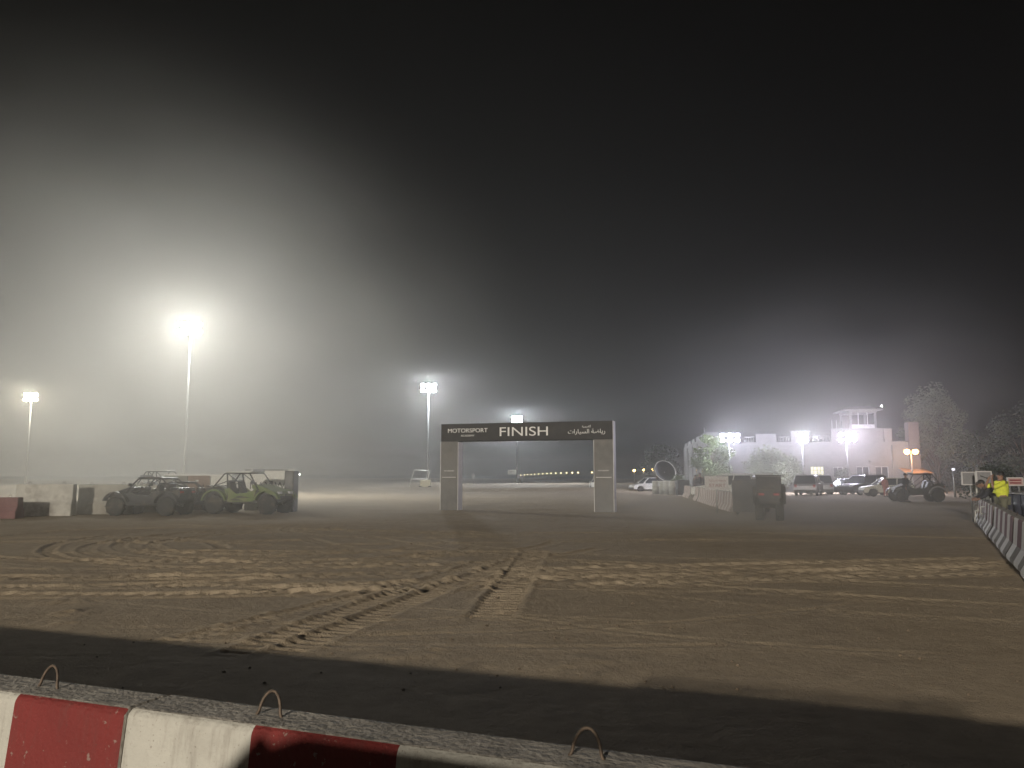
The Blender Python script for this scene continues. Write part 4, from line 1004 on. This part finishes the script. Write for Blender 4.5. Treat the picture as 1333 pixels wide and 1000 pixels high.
ar_ = MB(); zc = (a + b_) / 2 + .02; ar_.add([(-.12, -.02, zc + .07), (.08, -.02, zc - .01), (.09, -.02, zc + .02), (.15, -.02, zc - .06), (.05, -.02, zc - .06), (.07, -.02, zc - .035), (-.12, -.02, zc + .03)], [(0, 1, 2, 3, 4, 5, 6)]); ar_.build('arrow', black, t)
sign('plain grey framed sign board, left board of the pair', 1264.5, 27.5, 615, 631, 16.5, grey_pl, R(-2), legs=(.2,))
t, a, b_, w = sign('faded pink notice with red lines at the right edge', 1325, 30, 622, 632, 20, signpink, 0, legs=(-.3, .3))
for q in (.32, .68): MB().box((0, -.018, a + (b_ - a) * q), (w * .75, .006, .05)).build('text_line', signred, t)
t, a, b_, w = sign('small distant white sign between the arch columns', 666.5, 155, 612, 617.5, 10.5, whitepl, 0, legs=(0,))
for q in (.3, .7): MB().box((0, -.018, a + (b_ - a) * q), (w * .7, .006, .1)).build('text_line', grey_pl, t)
sign('tiny pale board on the plain just right of the left arch column', 616, 150, 617, 623, 4, grey_pl, 0, legs=(0,))
# trailer frame + generator under the second mast
Yg = 104.0; gxx = XP(545, Yg); gg = H(gxx, Yg)
fr = thing('trailer_frame', 'slanting pale tube frame at the foot of the mast left of the arch', 'frame', (gxx, Yg, gg))
mb = MB(); z0_, z1_ = ZP(630, Yg) - gg, ZP(612, Yg) - gg; xa, xb = XP(531, Yg) - gxx, XP(552, Yg) - gxx; dx = .8
mb.tube([(xa, 0, 0), (xa + dx, 0, z1_), (xb + dx, 0, z1_ - .1), (xb, 0, 0)], .06, 6); mb.tube([(xa + dx * .55, 0, z1_ * .55), (xb + dx * .55, 0, z1_ * .55)], .05, 6); mb.build('tube_frame', whitepl, fr)
ge = thing('generator', 'small yellowish generator cart beside the pale tube frame', 'generator', (XP(555, Yg), Yg - 1.2, gg))
MB().box((0, 0, .85), (1.3, 1.0, .9)).build('engine_housing', mat('sand_yellow_metal', (.45, .42, .28), .6, dirt=(DUST, .4)), ge, bevel=.05)
MB().box((0, 0, .33), (1.7, .9, .12)).build('base_frame', blackm, ge)
for sx in (-.6, .6): MB().lathe([(.28, -.08), (.28, .08)], 14, 'Y', (sx, -.5, .28)).build('wheel', rubber, ge)
MB().tube([(.4, 0, 1.3), (.4, 0, 1.7)], .06, 8).build('exhaust', steel, ge)
# pale drums, bin, dish, awning
dn = thing('plastic_drum', 'pale plastic drum nearest the white car left of the palm', 'drum', gx(854, 70), 0, 'pale drums left of the palm')
mb = MB(); mb.lathe([(.30, 0), (.33, .04), (.33, .32), (.35, .36), (.33, .40), (.33, .70), (.35, .74), (.33, .78), (.33, 1.05), (.30, 1.1)], 18); mb.build('drum_body', drum, dn)
mb = MB(); mb.lathe([(.30, 1.102), (.345, 1.11), (.345, 1.16), (.28, 1.18)], 18); mb.build('drum_lid', whitepl, dn)
for i, (px, lb_) in enumerate(((863, 'pale plastic drum right of the person among the drums'), (869, 'pale plastic drum under the leaning dish'), (876, 'pale plastic drum next to the dark bin'))):
    dup(dn, gx(px, 69 - i), .3 * i, lb_)
dsh = thing('satellite_dish', 'large dark round dish with a pale rim leaning over the drums', 'dish', gx(866, 71.5))
Md = Matrix.Translation((0, 0, 2.05)) @ Matrix.Rotation(R(28), 4, 'Y') @ Matrix.Rotation(R(62), 4, 'X')
mb = MB(); mb.lathe([(.02, -.22), (.45, -.17), (.85, -.03), (1.0, .08), (1.0, .1), (.85, 0), (.45, -.14), (.02, -.19)], 28, M=Md); mb.build('reflector', mat('dark_mesh_metal', (.025, .028, .028), .8, .1), dsh)
mb = MB(); mb.tube([Md @ Vector((1.01 * math.cos(a), 1.01 * math.sin(a), .1)) for a in np.linspace(0, 2 * PI, 33)], .03, 6); mb.build('rim', whitepl, dsh)
mb = MB(); mb.tube([(0, .2, 0), (0, .2, 2.0)], .06, 8); mb.tube([(0, .2, 1.0), (-.5, .6, 0)], .03, 6); mb.tube([(0, .2, 1.0), (.5, .6, 0)], .03, 6); mb.build('stand', steel, dsh)
bn = thing('wheelie_bin', 'dark square bin between the palm and the first faded barrier', 'bin', gx(888.5, 64))
MB().box((0, 0, .62), (.86, .9, 1.08), taper=1.1).build('bin_body', skipm, bn, bevel=.03)
MB().prism([(-.52, 1.17), (-.52, 1.24), (0, 1.32), (.52, 1.24), (.52, 1.17)], -.53, .53, 'Y').build('lid', black, bn)
for sx in (-.34, .34): MB().lathe([(.1, -.04), (.1, .04)], 12, 'X', (sx, .3, .1)).build('wheel', rubber, bn)
aw_ = thing('awning', 'orange lit sagging tarpaulin awning behind the dark open buggy', 'awning', (XP(1198, 80), 80, 0))
mb = MB(); n_ = 16; zA, zB = ZP(608.5, 80), ZP(618, 80); xa, xb = XP(1184, 80) - XP(1198, 80), XP(1217, 80) - XP(1198, 80)
vs = []
for i in range(n_ + 1):
    f = i / n_; x_ = xa + (xb - xa) * f; sg = .08 * math.sin(f * 12)
    vs += [(x_, 0, zB + sg + .25 * f), (x_, 2.2, zA + sg * .5)]
mb.add(vs, [(2 * i, 2 * i + 2, 2 * i + 3, 2 * i + 1) for i in range(n_)], 0, True); tp = mb.build('canvas', tarp, aw_); so_ = tp.modifiers.new('s', 'SOLIDIFY'); so_.thickness = .02
for x_ in (xa, (xa + xb) / 2, xb): MB().tube([(x_, 0.05, 0), (x_, 0.05, zB + .1)], .04, 6).build('pole', steel, aw_)
# white chairs and drums behind the right barrier
def chair(label, px, Yd, rz):
    t = thing('plastic_chair', label, 'chair', (XP(px, Yd), Yd, 0), rz, 'white plastic chairs behind the right barrier')
    MB().box((0, 0, .44), (.46, .44, .04)).build('seat', whitepl, t, bevel=.015)
    MB().prism([(-.22, .46), (-.24, .92), (-.20, .94), (-.18, .46)], -.22, .22, 'Y').build('backrest', whitepl, t, bevel=.01)
    for sx in (-.19, .19):
        for sy in (-.19, .19): MB().tube([(sx, sy, .42), (sx * 1.2, sy * 1.15, 0)], .018, 6).build('leg', whitepl, t)
    for sy in (-.24, .24): MB().tube([(-.2, sy, .66), (.16, sy, .66), (.19, sy, .44)], .018, 6).build('armrest', whitepl, t)
chair('white plastic chair behind the barrier at the foot of the sign post', 1283, 26.6, R(200))
chair('white plastic chair behind the barrier in front of the bending person', 1293, 24.2, R(100))
def jbar(px, Yd, label):
    t = thing('water_barrel', label, 'barrel', (XP(px, Yd), Yd, 0), 0, 'dark barrels at the right edge')
    MB().lathe([(.28, 0), (.30, .05), (.30, .3), (.32, .34), (.30, .38), (.30, .66), (.32, .7), (.30, .74), (.29, 1.0), (.26, 1.02)], 18).build('barrel_body', mat('blue_black_plastic', (.05, .055, .08), .5, var=.2), t)
    MB().lathe([(.24, 1.022), (.31, 1.03), (.31, 1.06), (.2, 1.08)], 18).build('lid', grey_pl, t)
for i, px in enumerate((1316, 1326, 1336, 1347)): jbar(px, 26 - i * .5, 'dark blue barrel behind the right barrier, %s from the yellow shirted person' % ORD[i])

# ------------------------------------------------------------------ air
hz_o = MB().box((0, 290, 6.75), (1320, 740, 17.5)).build('haze', [mat('haze_dummy', (1, 1, 1))])
hm = bpy.data.materials.new('dusty_air'); hm.use_nodes = True; hn = hm.node_tree; hn.nodes.clear()
ho = nd(hn, 'ShaderNodeOutputMaterial'); pv_ = nd(hn, 'ShaderNodeVolumePrincipled')
pv_.inputs['Color'].default_value = (.92, .92, .90, 1); pv_.inputs['Density'].default_value = .0013; pv_.inputs['Anisotropy'].default_value = .58
hn.links.new(pv_.outputs[0], ho.inputs['Volume'])
hz_o.data.materials.clear(); hz_o.data.materials.append(hm); hz_o.display_type = 'WIRE'
tag(hz_o, kind='stuff')

def dust_cloud(c, rad, dens, label, nscale=2.2, g=.3):
    bm = bmesh.new(); bmesh.ops.create_icosphere(bm, subdivisions=3, radius=1); me = bpy.data.meshes.new('dust_cloud'); bm.to_mesh(me); bm.free()
    o = bpy.data.objects.new('dust_cloud', me); COL.objects.link(o); o.location = c; o.scale = rad; tag(o, label, kind='stuff')
    m_ = bpy.data.materials.new('drifting_dust'); m_.use_nodes = True; t_ = m_.node_tree; t_.nodes.clear()
    ou = nd(t_, 'ShaderNodeOutputMaterial'); v = nd(t_, 'ShaderNodeVolumePrincipled'); v.inputs['Color'].default_value = (.93, .92, .88, 1); v.inputs['Anisotropy'].default_value = g
    tc = nd(t_, 'ShaderNodeTexCoord'); ln = nd(t_, 'ShaderNodeVectorMath', operation='LENGTH'); t_.links.new(tc.outputs['Object'], ln.inputs[0])
    mr = nd(t_, 'ShaderNodeMapRange', interpolation_type='SMOOTHERSTEP'); mr.inputs[1].default_value = .98; mr.inputs[2].default_value = .0; mr.inputs[3].default_value = 0; mr.inputs[4].default_value = 1
    t_.links.new(ln.outputs['Value'], mr.inputs[0])
    nz = nd(t_, 'ShaderNodeTexNoise'); nz.inputs['Scale'].default_value = nscale; nz.inputs['Detail'].default_value = 3; t_.links.new(tc.outputs['Object'], nz.inputs['Vector'])
    m3 = nd(t_, 'ShaderNodeMapRange'); m3.inputs[1].default_value = .3; m3.inputs[2].default_value = .7; m3.inputs[3].default_value = .45 * dens; m3.inputs[4].default_value = 1.55 * dens; t_.links.new(nz.outputs['Fac'], m3.inputs[0])
    mu = nd(t_, 'ShaderNodeMath', operation='MULTIPLY'); t_.links.new(mr.outputs[0], mu.inputs[0]); t_.links.new(m3.outputs[0], mu.inputs[1])
    t_.links.new(mu.outputs[0], v.inputs['Density']); t_.links.new(v.outputs[0], ou.inputs['Volume']); me.materials.append(m_); o.display_type = 'WIRE'
dust_cloud((-21, 41, 7.5), (26, 23, 19.5), .031, 'wide drifting dust cloud around the brightest mast')
dust_cloud((-23, 58, 12), (12, 12, 10), .0012, 'thin dust added close around the brightest lamp heads for their halo', 1.6)  # extra dust ball, added to strengthen the glow round the lamp
dust_cloud((-11, 28.5, 1.2), (15, 8, 3.2), .035, 'low dust hanging in front of the buggies at the left', 3.0)
dust_cloud((8, 25, .8), (8, 13, 2.6), .05, 'low dust drifting past the dark container')
dust_cloud((32, 68, 7), (31, 18, 17), .0085, 'pale dust hanging in the lamp light before the building', 3.0)
COL.objects.link(go)
# ------------------------------------------------------------------ world, colour, sampling
w_ = bpy.data.worlds.new('World'); scene.world = w_; w_.use_nodes = True; wn = w_.node_tree
bg = wn.nodes['Background']; sky = nd(wn, 'ShaderNodeTexSky', sky_type='NISHITA'); sky.sun_disc = False
sky.sun_elevation = R(-9); sky.sun_rotation = R(200); sky.dust_density = 3
wn.links.new(sky.outputs[0], bg.inputs[0]); bg.inputs[1].default_value = .05
scene.view_settings.view_transform = 'Standard'; scene.view_settings.look = 'None'; scene.view_settings.exposure = 0; scene.view_settings.gamma = 1
scene.render.engine = 'CYCLES'
cy = scene.cycles; cy.use_denoising = True; cy.volume_bounces = 1; cy.max_bounces = 6; cy.diffuse_bounces = 3; cy.sample_clamp_indirect = 4; cy.use_adaptive_sampling = False; cy.volume_step_rate = 2.0; cy.volume_max_steps = 256
try: cy.denoiser = 'OPENIMAGEDENOISE'
except Exception: pass
